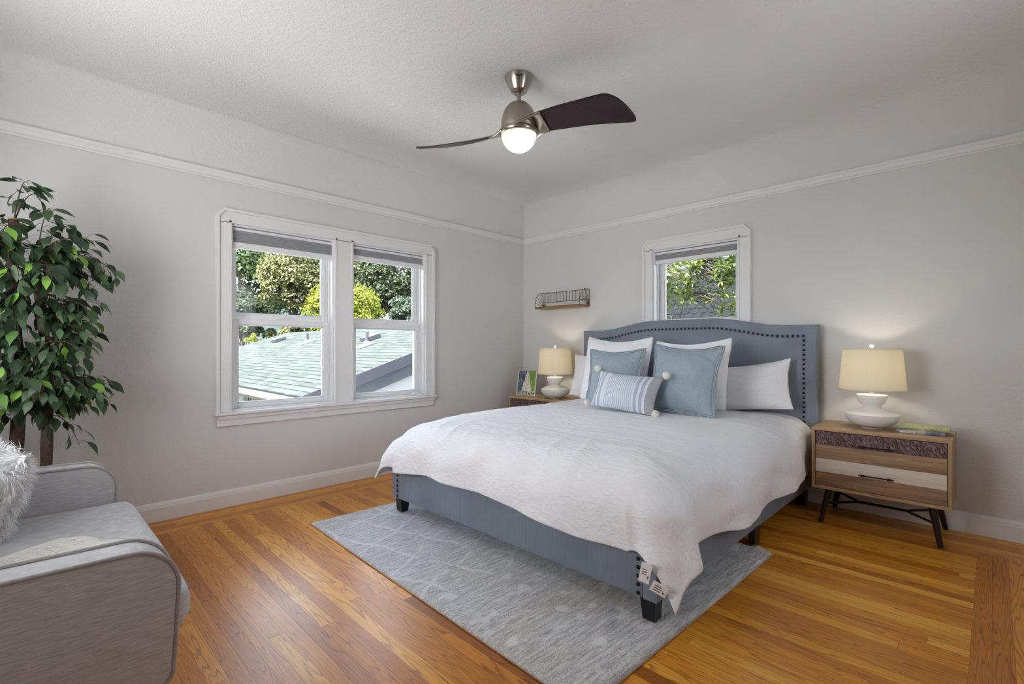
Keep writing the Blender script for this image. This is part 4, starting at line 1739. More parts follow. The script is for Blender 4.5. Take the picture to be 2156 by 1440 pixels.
# glass bowl, a thin shell with a real bulb in it
bm = B()
outer = [(0.100 * math.cos(a), -0.333 - 0.098 * math.sin(a)) for a in [PI / 2 * i / 16 for i in range(17)]]
inner = [(max(0, (0.097) * math.cos(a)), -0.333 - 0.095 * math.sin(a)) for a in [PI / 2 * i / 16 for i in range(16, -1, -1)]]
outer[-1] = (0, outer[-1][1])
inner[0] = (0, inner[0][1])
lathe(bm, outer, 56)
obj('glass_bowl', bm, 'globe', fan, smooth=True)
k = N('fan_bulb')
e = k.n('ShaderNodeEmission')
e.inputs[0].default_value = (1.0, 0.97, 0.86, 1)
e.inputs[1].default_value = 7.5
k.t.links.new(e.outputs[0], k.out.inputs[0])
M['fan_bulb'] = k.m
bm = B()
sphere(bm, (0.020, 0.004, -0.378), 0.026, 2)
obj('bulb', bm, 'fan_bulb', fan, smooth=True)


def blade_geo(sgn, t0, t1, mat_thick, wid, sweep, n=48, round_tip=True):
    """propeller blade along +x (sgn=1) or -x; chord in y, pitched so the +x blade shows its underside to the photo"""
    pitch0, pitch1 = R_(30), R_(21)
    bm = B()
    top, bot = [], []
    for i in range(n + 1):
        k = 1 - (1 - i / n) ** 1.9
        s = t0 + (t1 - t0) * k
        c = wid(s)
        nr = 0.0
        if round_tip and k > 0.76:
            q = (k - 0.76) / 0.24
            nr = 0.90 * (1 - math.sqrt(max(0.0, 1 - q ** 2.1)))
            if k > 0.95:
                c *= 1 - 0.10 * ((k - 0.95) / 0.05) ** 2
        mid = sweep(s)
        p = pitch0 + (pitch1 - pitch0) * min(1, (s - 0.1) / 0.3)
        rt, rb = [], []
        m = 8
        for j in range(m + 1):
            w = -0.5 + j / m
            y = mid + c * (-0.5 + nr + (1 - nr) * (w + 0.5))
            z = (y - mid) * math.tan(p) * 0.9 - 0.010 * (1 - 4 * w * w)
            th = mat_thick * math.sqrt(max(0.04, 1 - (2 * w) ** 4)) / 2
            rt.append(bm.verts.new((sgn * s, sgn * y, -0.300 - z + th)))
            rb.append(bm.verts.new((sgn * s, sgn * y, -0.300 - z - th)))
        top.append(rt)
        bot.append(rb)
    m = 8
    for i in range(n):
        for j in range(m):
            bm.faces.new((top[i][j], top[i][j + 1], top[i + 1][j + 1], top[i + 1][j]))
            bm.faces.new((bot[i][j], bot[i + 1][j], bot[i + 1][j + 1], bot[i][j + 1]))
        bm.faces.new((top[i][0], top[i + 1][0], bot[i + 1][0], bot[i][0]))
        bm.faces.new((top[i][m], bot[i][m], bot[i + 1][m], top[i + 1][m]))
    for r in (0, n):
        for j in range(m):
            bm.faces.new((top[r][j], bot[r][j], bot[r][j + 1], top[r][j + 1]))
    bmesh.ops.recalc_face_normals(bm, faces=bm.faces)
    return bm


BL_ROT = math.atan2(0.56 * 0.7056 - 0.37 * 0.7086, 0.56 * 0.7086 + 0.37 * 0.7056)   # rotor stopped across the room's diagonal
wid = lambda s: 0.105 + 0.115 * min(1, max(0, (s - 0.10) / 0.50)) ** 0.9
swp = lambda s: 0.115 * ((s - 0.06) / 0.6) ** 2 - 0.01
for sgn in (1, -1):
    bm = blade_geo(sgn, 0.168, 0.625, 0.008, wid, swp)
    bm.transform(Matrix.Rotation(BL_ROT, 4, 'Z'))
    obj('blade', bm, 'blade', fan, smooth=True)
    # sweeping plate that grows out of the collar and takes the blade's root
    c0 = wid(0.168)
    near = Vector((0.174, -c0 / 2 + swp(0.168), -0.300 + 0.5 * c0 * math.tan(R_(28)) * 0.9))
    farp = Vector((0.174, c0 / 2 + swp(0.168), -0.300 - 0.5 * c0 * math.tan(R_(28)) * 0.9))
    ring = lambda a, r, z: Vector((r * math.cos(R_(a)), r * math.sin(R_(a)), z))
    A0, A1 = -100, 62
    bm = B()
    n_, m_ = 36, 8
    rows_t, rows_b = [], []
    for i in range(n_ + 1):
        kk_ = i / n_
        a = A0 + (A1 - A0) * kk_
        inn = ring(a, 0.100, -0.316 + 0.040 * math.exp(-((kk_ - 0.46) / 0.22) ** 2))
        if kk_ < 0.42:
            q = kk_ / 0.42
            q = q * q * (3 - 2 * q)
            out = ring(a, 0.114, -0.322).lerp(near, q ** 1.3)
        elif kk_ < 0.78:
            out = near.lerp(farp, (kk_ - 0.42) / 0.36)
        else:
            q = (1 - kk_) / 0.22
            q = q * q * (3 - 2 * q)
            out = ring(a, 0.114, -0.326).lerp(farp, q ** 1.3)
        rt, rb = [], []
        for j in range(m_ + 1):
            p = inn.lerp(out, j / m_)
            p = Vector((sgn * p.x, sgn * p.y, p.z))
            rt.append(bm.verts.new(p + Vector((0, 0, 0.006))))
            rb.append(bm.verts.new(p - Vector((0, 0, 0.006))))
        rows_t.append(rt)
        rows_b.append(rb)
    for i in range(n_):
        for j in range(m_):
            bm.faces.new((rows_t[i][j], rows_t[i][j + 1], rows_t[i + 1][j + 1], rows_t[i + 1][j]))
            bm.faces.new((rows_b[i][j], rows_b[i + 1][j], rows_b[i + 1][j + 1], rows_b[i][j + 1]))
        for j in (0, m_):
            bm.faces.new((rows_t[i][j], rows_t[i + 1][j], rows_b[i + 1][j], rows_b[i][j]))
    bmesh.ops.recalc_face_normals(bm, faces=bm.faces)
    bm.transform(Matrix.Rotation(BL_ROT, 4, 'Z'))
    obj('blade_bracket', bm, 'nickel', fan, smooth=True)


# ---------------------------------------------------------------- rug
rug = thing('area_rug', 'pale blue grey and beige woven rug lying partly under the foot of the bed', 'rug', (1.832, -1.935, 0), R_(-1.6))
RW, RL = 2.135, 1.60
bm = B()
NXr, NYr = 180, 130
def rug_h(x, y):
    e = min(x + RW / 2, RW / 2 - x, y + RL / 2, RL / 2 - y)
    pile = 0.0045 * noise.noise(Vector((x * 60, y * 60, 0))) * 0.5 + 0.002 * noise.noise(Vector((x * 24, y * 24, 3)))
    ed = min(1.0, max(0.0, e / 0.012)) ** 0.5
    # the right edge has ridges along it and is pushed up a little at its far corner
    wv = 0.006 * math.exp(-((RW / 2 - x - 0.075) / 0.028) ** 2) + 0.004 * math.exp(-((RW / 2 - x - 0.015) / 0.02) ** 2)
    cor = 0.018 * math.exp(-((RW / 2 - x - 0.06) / 0.05) ** 2 - ((RL / 2 - y - 0.02) / 0.06) ** 2) + 0.010 * math.exp(-((RW / 2 - x - 0.17) / 0.04) ** 2 - ((RL / 2 - y - 0.02) / 0.06) ** 2)
    return 0.0035 + (0.0075 + pile + wv * 0.7) * ed + cor * ed
gv = []
for j in range(NYr + 1):
    row = []
    for i in range(NXr + 1):
        x, y = -RW / 2 + RW * i / NXr, -RL / 2 + RL * j / NYr
        wob = 0.004 * noise.noise(Vector((x * 4, y * 4, 2)))
        row.append(bm.verts.new((x + (wob if i in (0, NXr) else 0), y + (wob if j in (0, NYr) else 0), rug_h(x, y))))
    gv.append(row)
for j in range(NYr):
    for i in range(NXr):
        bm.faces.new((gv[j][i], gv[j][i + 1], gv[j + 1][i + 1], gv[j + 1][i]))
edge = [e for e in bm.edges if len(e.link_faces) == 1]
r = bmesh.ops.extrude_edge_only(bm, edges=edge)
for v in [g for g in r['geom'] if isinstance(g, bmesh.types.BMVert)]:
    v.co.z = 0.0005
bmesh.ops.recalc_face_normals(bm, faces=bm.faces)
obj('pile', bm, 'rug', rug, smooth=True)
bm = B()
w2, l2 = RW / 2 + 0.003, RL / 2 + 0.003
tube(bm, [(-w2, -l2, 0.0035), (w2, -l2, 0.0035), (w2, l2, 0.0035), (-w2, l2, 0.0035), (-w2, -l2, 0.0035)], 0.0032, 6)
obj('bound_edge', bm, 'rug_binding', rug, smooth=True)


# ---------------------------------------------------------------- loveseat
sofa = thing('loveseat', 'light grey upholstered loveseat with rounded arms in the near left corner', 'sofa', (1.535, -4.05, 0))
SO = Vector((-1.535, 4.05, 0))


def sp(name, bm, mat, par=sofa, **kw):
    return obj(name, shift(bm, SO), mat, par, **kw)


def arm_profile(grow=0.0):
    """side outline (y, z) of an arm: level top, well rounded front, short heel below"""
    yb, yf, zb, zt = -4.42 - grow, -3.668 + grow, 0.215 - grow, 0.578 + grow
    r1, r2 = 0.105, 0.040
    pts = [(yb, zb), (yf - 0.012 - r2, zb)]
    for i in range(7):
        a = -PI / 2 + PI / 2 * i / 6
        pts.append((yf - 0.012 - r2 + r2 * math.cos(a), zb + r2 + r2 * math.sin(a)))
    pts.append((yf - 0.004, zb + 0.17))
    for i in range(11):
        a = PI / 2 * i / 10
        pts.append((yf - r1 + r1 * math.cos(a), zt - r1 + r1 * math.sin(a)))
    pts += [(-4.05, zt + 0.004), (yb, zt + 0.012)]
    return pts


for (xa, xb) in ((0.845, 0.965), (2.100, 2.222)):
    bm = B()
    prism(bm, arm_profile(), xa, xb, 'x')
    es = [e for e in bm.edges if len(e.link_faces) == 2 and abs(e.link_faces[0].normal.x - e.link_faces[1].normal.x) > 0.5]
    bmesh.ops.bevel(bm, geom=es, offset=0.010, segments=2, profile=0.5, affect='EDGES')
    arm = sp('armrest', bm, 'sofa_fabric', angle=35)
    for x in (xa + 0.004, xb - 0.004):
        bm = B()
        pr = arm_profile(0.002)
        tube(bm, [(x, y, z) for y, z in pr] + [(x, pr[0][0], pr[0][1])], 0.0058, 8, False)
        # flat seam allowance line just inside the welt
        sp('welt', bm, 'sofa_welt', arm, smooth=True)


def soft_box(x0, x1, y0, y1, z0, z1, r, seed, puff=0.012, n=26):
    bm = B()
    bmesh.ops.create_cube(bm, size=2.0)
    bmesh.ops.subdivide_edges(bm, edges=list(bm.edges), cuts=n, use_grid_fill=True)
    hx, hy, hz = (x1 - x0) / 2, (y1 - y0) / 2, (z1 - z0) / 2
    c = Vector(((x0 + x1) / 2, (y0 + y1) / 2, (z0 + z1) / 2))
    for v in bm.verts:
        p = Vector((v.co.x * hx, v.co.y * hy, v.co.z * hz))
        q = Vector((max(-hx + r, min(hx - r, p.x)), max(-hy + r, min(hy - r, p.y)), max(-hz + r, min(hz - r, p.z))))
        d = p - q
        if d.length > 1e-9:
            p = q + d.normalized() * r
        u = (1 - v.co.x ** 2) * (1 - v.co.y ** 2)
        if abs(v.co.z) > 0.99:
            p.z += math.copysign(puff * u ** 0.6, v.co.z)
        u = (1 - v.co.x ** 2) * (1 - v.co.z ** 2)
        if abs(v.co.y) > 0.99:
            p.y += math.copysign(puff * u ** 0.6, v.co.y)
        p += Vector((0, 0, 0.003 * noise.noise(Vector((p.x * 3, p.y * 3, seed)))))
        v.co = c + p
    return bm


sp('seat_cushion', soft_box(0.967, 2.098, -4.27, -3.612, 0.285, 0.412, 0.042, 3), 'sofa_fabric', smooth=True)
bm = B()
for zz in (0.315, 0.385):
    tube(bm, [(1.005, -3.6115, zz), (2.06, -3.6115, zz)], 0.004, 6)
sp('cushion_welt', bm, 'sofa_welt', smooth=True)
bm = B()
box(bm, 0.93, 2.13, -4.40, -3.685, 0.205, 0.290, 0.012, 2)
sp('seat_base', bm, 'sofa_fabric', angle=35)
bm = B()
box(bm, 0.93, 2.13, -4.50, -4.36, 0.215, 0.82, 0.03, 3)
sp('back_frame', bm, 'sofa_fabric', angle=40)
sp('back_cushion', soft_box(0.97, 2.095, -4.37, -4.24, 0.41, 0.80, 0.05, 5), 'sofa_fabric', smooth=True)
for x in (0.93, 2.13):
    for y, dy in ((-3.80, 0.03), (-4.40, -0.03)):
        bm = B()
        tube(bm, [(x, y, 0.216), (x + (0.012 if x > 1.5 else -0.012), y + dy, 0.0)], [0.022, 0.013], 14)
        for v in bm.verts:
            v.co.z = max(0, v.co.z)
        sp('leg', bm, 'leg_wood', angle=40)

# fluffy cushion in the far corner of the seat
fp = thing('fur_pillow', 'fluffy white long haired cushion on the grey loveseat', 'pillow', (0, 0, 0))
bm, rim = pillow_bm(0.42, 0.31, 0.16, pinch=0.04, seed=12, wr=0.004)
bm.normal_update()
rng = random.Random(5)
faces = [f for f in bm.faces]
areas = np.array([f.calc_area() for f in faces])
cum = np.cumsum(areas) / areas.sum()
NST = 15000
V, F = [], []
pick = np.searchsorted(cum, np.random.RandomState(3).rand(NST))
for fi in pick:
    f = faces[min(int(fi), len(faces) - 1)]
    vs = [v.co for v in f.verts]
    a, b = rng.random(), rng.random()
    p = vs[0].lerp(vs[1], a).lerp(vs[3 % len(vs)].lerp(vs[2], a), b)
    nrm = f.normal.copy()
    L = rng.uniform(0.025, 0.055)
    g = Vector((0, 0, -1))
    clump = Vector((noise.noise(p * 22), noise.noise(p * 22 + Vector((9, 0, 0))), noise.noise(p * 22 + Vector((0, 9, 0))))) * 0.9
    dirv = (nrm * 0.75 + clump + g * 0.30 + Vector((rng.uniform(-.25, .25), rng.uniform(-.25, .25), rng.uniform(-.25, .25)))).normalized()
    side = dirv.cross(Vector((rng.uniform(-1, 1), rng.uniform(-1, 1), rng.uniform(-1, 1)))).normalized() * rng.uniform(0.0008, 0.0015)
    p1 = p + dirv * L * 0.55
    p2 = p + (dirv + g * 0.35 + clump * 0.3).normalized() * L
    k = len(V)
    V += [p - side, p + side, p1 + side * 0.8, p1 - side * 0.8, p2 + side * 0.15, p2 - side * 0.15]
    F += [(k, k + 1, k + 2, k + 3), (k + 3, k + 2, k + 4, k + 5)]
obj('cushion', bm, 'fur', fp, smooth=True)
fur = mesh_from_arrays('fur', np.array([tuple(v) for v in V]), np.array(F), 'fur', fp)
fur['kind'] = 'stuff'
place(fp, (1.150, -4.125, 0.440), R_(14), R_(28), R_(6))


# ---------------------------------------------------------------- open book on the loveseat
ob = thing('open_book', 'open book with printed pages lying on the loveseat seat beside the near arm', 'book', (1.668, -3.872, 0.4280), R_(33))


def page_side(sgn, w=0.182, l=0.250, lift=0.022, t=0.010):
    """one half of an open book, spine along y at x=0, leaf arching away from it"""
    bm = B()
    uvl = bm.loops.layers.uv.new('UVMap')
    n, m = 16, 6
    top, bot = [], []
    for i in range(n + 1):
        k = i / n
        x = sgn * w * k
        z = t * (1 - 0.55 * k) + lift * math.sin(PI * min(1, k * 1.15)) ** 1.0 * (1 - k) ** 0.6 * (k ** 0.35) + 0.004
        top.append([bm.verts.new((x, -l / 2 + l * j / m, z + 0.004 * k * math.sin(3 * j / m))) for j in range(m + 1)])
        bot.append([bm.verts.new((x * 0.99, -l / 2 + l * j / m, 0.0032)) for j in range(m + 1)])
    for i in range(n):
        for j in range(m):
            ks = [(i, j), (i + 1, j), (i + 1, j + 1), (i, j + 1)]
            f = bm.faces.new([top[a][b] for a, b in ks])
            for lp, (a, b) in zip(f.loops, ks):
                uu = a / n if sgn > 0 else 1 - a / n
                lp[uvl].uv = (uu, b / m)
            f.smooth = True
            f = bm.faces.new([bot[a][b] for a, b in reversed(ks)])
            f.material_index = 1
        for j in (0, m):
            f = bm.faces.new((top[i][j], top[i + 1][j], bot[i + 1][j], bot[i][j]))
            f.material_index = 1
    for j in range(m):
        f = bm.faces.new((top[n][j], top[n][j + 1], bot[n][j + 1], bot[n][j]))
        f.material_index = 1
    bmesh.ops.recalc_face_normals(bm, faces=bm.faces)
    return bm


obj('left_pages', page_side(-1), ['page', 'paper'], ob)
obj('right_pages', page_side(1), ['page', 'paper'], ob)
bm = B()
box(bm, -0.186, 0.186, -0.128, 0.128, 0.0, 0.003, 0.001, 1)
obj('cover', bm, 'cut_stem', ob)


# ---------------------------------------------------------------- ficus in the corner behind the loveseat
PX, PY = 0.38, -3.93
fic = thing('ficus_tree', 'artificial ficus tree with two bark trunks and drooping green leaves by the left wall', 'plant', (PX, PY, 0))
rng = random.Random(11)


def bez(a, b, c, d, n):
    a, b, c, d = map(Vector, (a, b, c, d))
    return [((1 - t) ** 3) * a + 3 * (1 - t) ** 2 * t * b + 3 * (1 - t) * t * t * c + t ** 3 * d for t in [i / n for i in range(n + 1)]]


# local coords: +y runs along the wall to the right of the photo, +x into the room
trunkA = [(0.0, -0.055, 0.24), (0.0, -0.06, 0.55), (0.01, -0.045, 0.85), (-0.02, -0.06, 1.15), (0.0, -0.07, 1.45), (-0.01, -0.065, 1.72)]
trunkB = [(0.02, 0.045, 0.24), (0.02, 0.05, 0.60), (0.01, 0.055, 0.95), (0.03, 0.03, 1.25), (0.0, 0.01, 1.52)]
bm = B()
lathe(bm, [(0, 0.0), (0.115, 0.0), (0.125, 0.02), (0.150, 0.25), (0.155, 0.26), (0.142, 0.262), (0.138, 0.235), (0, 0.235)], 40)
obj('pot', bm, 'pot', fic, angle=35)
bm = B()
lathe(bm, [(0, 0.236), (0.137, 0.236), (0.10, 0.246), (0, 0.250)], 32)
obj('soil', bm, 'soil', fic, smooth=True)
for T, r0, r1 in ((trunkA, 0.030, 0.020), (trunkB, 0.026, 0.016)):
    pts = []
    for i in range(len(T) - 1):
        for q in range(5):
            t = q / 5
            p = Vector(T[i]).lerp(Vector(T[i + 1]), t)
            pts.append(p + Vector((0.004 * noise.noise(p * 14), 0.004 * noise.noise(p * 14 + Vector((5, 0, 0))), 0)))
    pts.append(Vector(T[-1]))
    bm = B()
    rr = [r0 + (r1 - r0) * i / len(pts) + 0.0025 * noise.noise(pts[i] * 18) for i in range(len(pts))]
    tube(bm, pts, rr, 14)
    tr = obj('trunk', bm, 'bark', fic, smooth=True)
    if T is trunkA:
        bm = B()
        p = pts[-1]
        lathe(bm, [(0, 0.0), (0.021, 0.0), (0.0205, 0.006), (0, 0.007)], 16)
        shift(bm, p)
        obj('cut_top', bm, 'cut_stem', tr)

tw = B()
LV, LF = [], []


def leaf(p, d, up, L, W):
    """pointed ficus leaf, folded on its midrib and curled down at the tip; 9 verts"""
    d = d.normalized()
    s = d.cross(up)
    if s.length < 1e-4:
        s = d.orthogonal()
    s.normalize()
    u = s.cross(d)
    k = len(LV)
    prof = [(0.0, 0.0, 0.0), (0.16, 0.30, 0.02), (0.38, 0.50, 0.03), (0.62, 0.40, 0.01), (0.84, 0.15, -0.05), (1.0, 0.0, -0.13)]
    fold = rng.uniform(0.06, 0.28)
    for (t, w, c) in prof:
        if w == 0:
            LV.append(p + d * L * t + u * L * c)
        else:
            LV.append(p + d * L * t + u * L * c)
            LV.append(p + d * L * t + s * W * w + u * (L * c + W * w * fold))
            LV.append(p + d * L * t - s * W * w + u * (L * c + W * w * fold))
    # index layout: 0 | 1 2 3 | 4 5 6 | 7 8 9 | 10 11 12 | 13
    for f in ((0, 1, 2), (0, 3, 1), (10, 13, 11), (10, 12, 13)):
        LF.append(tuple(k + i for i in f))
    for a in (1, 4, 7):
        for (q0, q1, q2, q3) in ((a, a + 3, a + 4, a + 1), (a, a + 2, a + 5, a + 3)):
            LF.append((k + q0, k + q1, k + q2))
            LF.append((k + q0, k + q2, k + q3))


def sprig(a, b, drop, n, spread=0.05, L0=0.080):
    a, b = Vector(a), Vector(b)
    m1 = a.lerp(b, 0.35) + Vector((0, 0, 0.06 + drop * 0.5))
    m2 = a.lerp(b, 0.75) + Vector((0, 0, 0.05 + drop * 0.3))
    path = bez(a, m1, m2, b, 10)
    tube(tw, path, [0.0032 - 0.0022 * i / 10 for i in range(11)], 5)
    for i in range(n):
        t = 0.22 + 0.78 * (i + rng.random() * 0.6) / n
        q = min(9, int(t * 10))
        p = path[q].lerp(path[min(q + 1, 10)], t * 10 - q if t < 1 else 1.0)
        tang = (path[min(q + 1, 10)] - path[q]).normalized()
        off = Vector((rng.uniform(-1, 1), rng.uniform(-1, 1), rng.uniform(-0.8, 0.5)))
        off = (off - tang * off.dot(tang) * 0.5).normalized()
        stem = p + off * rng.uniform(0.3, 1.0) * spread
        tube(tw, [p, p.lerp(stem, 0.5) + Vector((0, 0, 0.006)), stem], 0.0009, 4, False)
        dd = off * 0.8 + tang * 0.5 + Vector((0, 0, -0.75))
        L = L0 * rng.uniform(0.72, 1.2)
        leaf(stem, dd, Vector((rng.uniform(-.5, .8), rng.uniform(-.5, .5), 1)), L, L * rng.uniform(0.44, 0.54))


# crown: sprigs from both trunks; right-hand outline follows the photo (dy, z), dx fills the depth
ends = [  # (dx, dy, z, droop, leaves)
    (0.05, -0.02, 1.90, 0.06, 10), (-0.05, 0.03, 1.86, 0.08, 9), (0.10, 0.06, 1.78, 0.10, 12),
    (0.02, 0.14, 1.71, 0.10, 13), (0.05, 0.22, 1.64, 0.12, 14), (0.00, 0.345, 1.47, 0.18, 17), (0.06, 0.30, 1.50, 0.15, 13),
    (0.02, 0.27, 1.42, 0.12, 13), (0.10, 0.24, 1.38, 0.10, 12), (0.04, 0.26, 1.32, 0.08, 13), (-0.02, 0.24, 1.22, 0.08, 12),
    (0.08, 0.22, 1.16, 0.06, 12), (0.02, 0.20, 1.08, 0.06, 12), (0.06, 0.17, 1.00, 0.06, 11), (0.00, 0.13, 0.95, 0.05, 10),
    (0.04, 0.28, 0.88, 0.10, 17), (0.08, 0.25, 0.84, 0.08, 14), (0.00, 0.26, 0.80, 0.08, 13), (0.05, 0.20, 0.78, 0.05, 12), (0.05, 0.17, 0.60, 0.06, 8),
    (0.10, 0.06, 0.76, 0.05, 12), (0.12, -0.02, 0.80, 0.05, 12), (0.10, -0.10, 0.75, 0.05, 12),
    (0.00, -0.30, 1.50, 0.12, 14), (0.10, -0.26, 1.35, 0.12, 13), (0.05, -0.32, 1.20, 0.10, 13), (0.10, -0.30, 1.05, 0.08, 13), (0.05, -0.28, 0.90, 0.06, 12), (0.05, -0.22, 1.68, 0.10, 12), (0.0, -0.25, 0.70, 0.06, 10), (0.02, -0.30, 0.60, 0.06, 8),
]
for (dx, dy, z, dr, n) in ends:
    base = trunkB if dy > 0.05 else trunkA
    zb = z - 0.12 if z > 1.1 else z + 0.02
    zb = min(max(zb, 0.75), base[-1][2] - 0.02)
    if dy > 0.2 and z > 1.35:
        zb = min(1.50, z + 0.10)
    i = max(j for j in range(len(base) - 1) if base[j][2] <= zb)
    t = (zb - base[i][2]) / (base[i + 1][2] - base[i][2])
    a = Vector(base[i]).lerp(Vector(base[i + 1]), t)
    sprig(a, (dx, dy, z), dr, int(n * 1.25))
# filling of the crown between the outer sprigs
for q in range(84):
    z = rng.uniform(0.86, 1.68)
    wmax = np.interp(z, [0.8, 0.95, 1.2, 1.45, 1.7], [0.16, 0.14, 0.22, 0.22, 0.14])
    dy = rng.uniform(-0.26, wmax)
    dx = rng.uniform(0.02, 0.24) if rng.random() < 0.72 else rng.uniform(-0.16, 0.0)
    base = trunkB if dy > 0 else trunkA
    zb = min(max(z + rng.uniform(-0.05, 0.06), 0.6), base[-1][2] - 0.03)
    i = max(j for j in range(len(base) - 1) if base[j][2] <= zb)
    a = Vector(base[i]).lerp(Vector(base[i + 1]), (zb - base[i][2]) / (base[i + 1][2] - base[i][2]))
    sprig(a, (dx, dy, z - 0.05), 0.05, 10)
obj('branches', tw, 'twig', fic, smooth=True)
fo = mesh_from_arrays('foliage', np.array([tuple(v) for v in LV]), np.array(LF), 'ficus_leaf', fic)
fo.data.polygons.foreach_set('use_smooth', [True] * len(fo.data.polygons))


# ---------------------------------------------------------------- outside the left window: neighbour's house
GZ = -3.0
bm = B()
box(bm, -120, -TH - 0.02, -60, 60, GZ - 0.3, GZ)
box(bm, -TH - 0.02, 60, TH + 0.5, 60, GZ - 0.3, GZ)
struct('ground', bm, 'ground_out')
bm = B()
box(bm, -2.95, -TH - 0.02, -14, 8, GZ, GZ + 0.02)
struct('bounce_ground_slab', bm, 'bounce_pale')  # pale slab added in the gap to bounce sun up to the ceiling
bm = B()
box(bm, -2.3, -TH - 0.01, -6.0, 0.3, -0.15, 0.0)
struct('window_bounce_slab', bm, 'bounce_white')  # unseen white reflector added below the left window to light the ceiling

nh = thing('neighbor_house', 'low house next door with a pale grey green shingle roof and dark gable edge', 'house', (-8.0, 2.3, GZ))
HO = Vector((8.0, -2.3, -GZ))


def hp(name, bm, mat, par=nh, **kw):
    return obj(name, shift(bm, HO), mat, par, **kw)


EX, EY, EZ = -3.0, -1.298, 0.415          # near corner of the eave
SL = 0.3274
RYD, RZD = 2.32, 0.415 + SL * (2.32 + 1.298)
FARX = -13.3


def roof_z(y):
    return EZ + SL * (min(y, 2 * RYD - y) - EY)


bm = B()
uvl = bm.loops.layers.uv.new('UVMap')
for (ya, yb) in ((EY, RYD), (RYD, 2 * RYD - EY)):
    za, zb = roof_z(ya), roof_z(yb)
    vs = [bm.verts.new(p) for p in ((FARX, ya, za), (EX, ya, za), (EX, yb, zb), (FARX, yb, zb))]
    f = bm.faces.new(vs)
    ln = math.hypot(yb - ya, zb - za)
    for l, uv in zip(f.loops, ((0, 0), (EX - FARX, 0), (EX - FARX, ln), (0, ln))):
        l[uvl].uv = uv
    vs2 = [bm.verts.new(v.co - Vector((0, 0, 0.05))) for v in vs]
    bm.faces.new(vs2[::-1])
    for i in range(4):
        bm.faces.new((vs[i], vs2[i], vs2[(i + 1) % 4], vs[(i + 1) % 4]))
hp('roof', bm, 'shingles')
for (x0, x1, off, hgt, mat, nm) in ((EX - 0.02, EX + 0.025, 0.0, 0.17, 'fascia_dark', 'rake_board'), (EX - 0.10, EX - 0.03, 0.17, 0.20, 'fascia_blue', 'rake_trim')):
    bm = B()
    yy = [EY, RYD, 2 * RYD - EY]
    top = [(y, roof_z(y) - off - 0.004 + (0.01 if off == 0 else 0)) for y in yy]
    bot = [(y, roof_z(y) - off - hgt) for y in reversed(yy)]
    prism(bm, top + bot, x0, x1, 'x')
    hp(nm, bm, mat)
bm = B()
wy0, wy1 = -0.85, 2 * RYD + 0.85
prism(bm, [(wy0, GZ), (wy1, GZ), (wy1, roof_z(wy1) - 0.06), (RYD, RZD - 0.06), (wy0, roof_z(wy0) - 0.06)], FARX + 0.35, EX - 0.10, 'x')
hp('wall', bm, 'house_wall')
# eave: soffit boards and white gutter
bm = B()
box(bm, FARX, EX, EY - 0.02, wy0, EZ - 0.16, EZ - 0.05)
hp('soffit', bm, 'house_trim')
bm = B()
gut = [(EY - 0.10, EZ - 0.015), (EY - 0.085, EZ - 0.015), (EY - 0.085, EZ - 0.085), (EY - 0.015, EZ - 0.085), (EY - 0.015, EZ - 0.02), (EY, EZ - 0.02), (EY, EZ - 0.10), (EY - 0.09, EZ - 0.10)]
prism(bm, gut, FARX, EX, 'x')
hp('gutter', bm, 'gutter_white')
for xw in (-6.72, -6.17):
    bm = B()
    box(bm, xw - 0.20, xw + 0.20, wy0 - 0.03, wy0 + 0.01, -0.75, 0.20)
    wf = hp('window', bm, 'gutter_white')
    bm = B()
    box(bm, xw - 0.15, xw + 0.15, wy0 - 0.04, wy0 - 0.028, -0.70, 0.15)
    hp('pane', bm, 'dark_glass', wf)


def on_roof(x, y):
    return Vector((x, y, roof_z(y)))


for (x, y, h) in ((-8.72, 1.13, 0.24), (-5.25, 0.92, 0.27)):
    p = on_roof(x, y)
    bm = B()
    tube(bm, [p - Vector((0, 0, 0.03)), p + Vector((0, 0, h))], 0.036, 12)
    v = hp('vent_pipe', bm, 'vent_metal', angle=40)
    bm = B()
    lathe(bm, [(0.10, 0.0), (0.06, 0.05), (0.038, 0.08), (0.0, 0.08)], 16)
    box(bm, -0.20, 0.16, -0.26, 0.14, -0.004, 0.004)
    bm.transform(Matrix.Translation(p + Vector((0, 0, 0.012))) @ Matrix.Rotation(math.atan(SL), 4, 'X'))
    hp('flashing', bm, 'flashing', v)
for (x, y) in ((-11.3, 1.35), (-5.78, 1.30)):
    p = on_roof(x, y)
    bm = B()
    box(bm, -0.18, 0.18, -0.16, 0.16, 0.0, 0.10, 0.01, 1)
    bm.transform(Matrix.Translation(p) @ Matrix.Rotation(math.atan(SL), 4, 'X'))
    hp('roof_vent', bm, 'vent_metal')

bm = B()
far = thing('distant_house', 'mauve roofed building beyond the shingle roof at far left', 'house', (-22.5, 1.8, GZ))
box(bm, -1.5, 1.5, -2.2, 2.0, 0, 3.35)
obj('wall', bm, 'house_wall', far)
bm = B()
prism(bm, [(-1.8, 3.35), (1.8, 3.35), (0.5, 4.95), (-0.5, 4.95)], -2.5, 2.3, 'y')
obj('roof', bm, 'pink_roof', far)


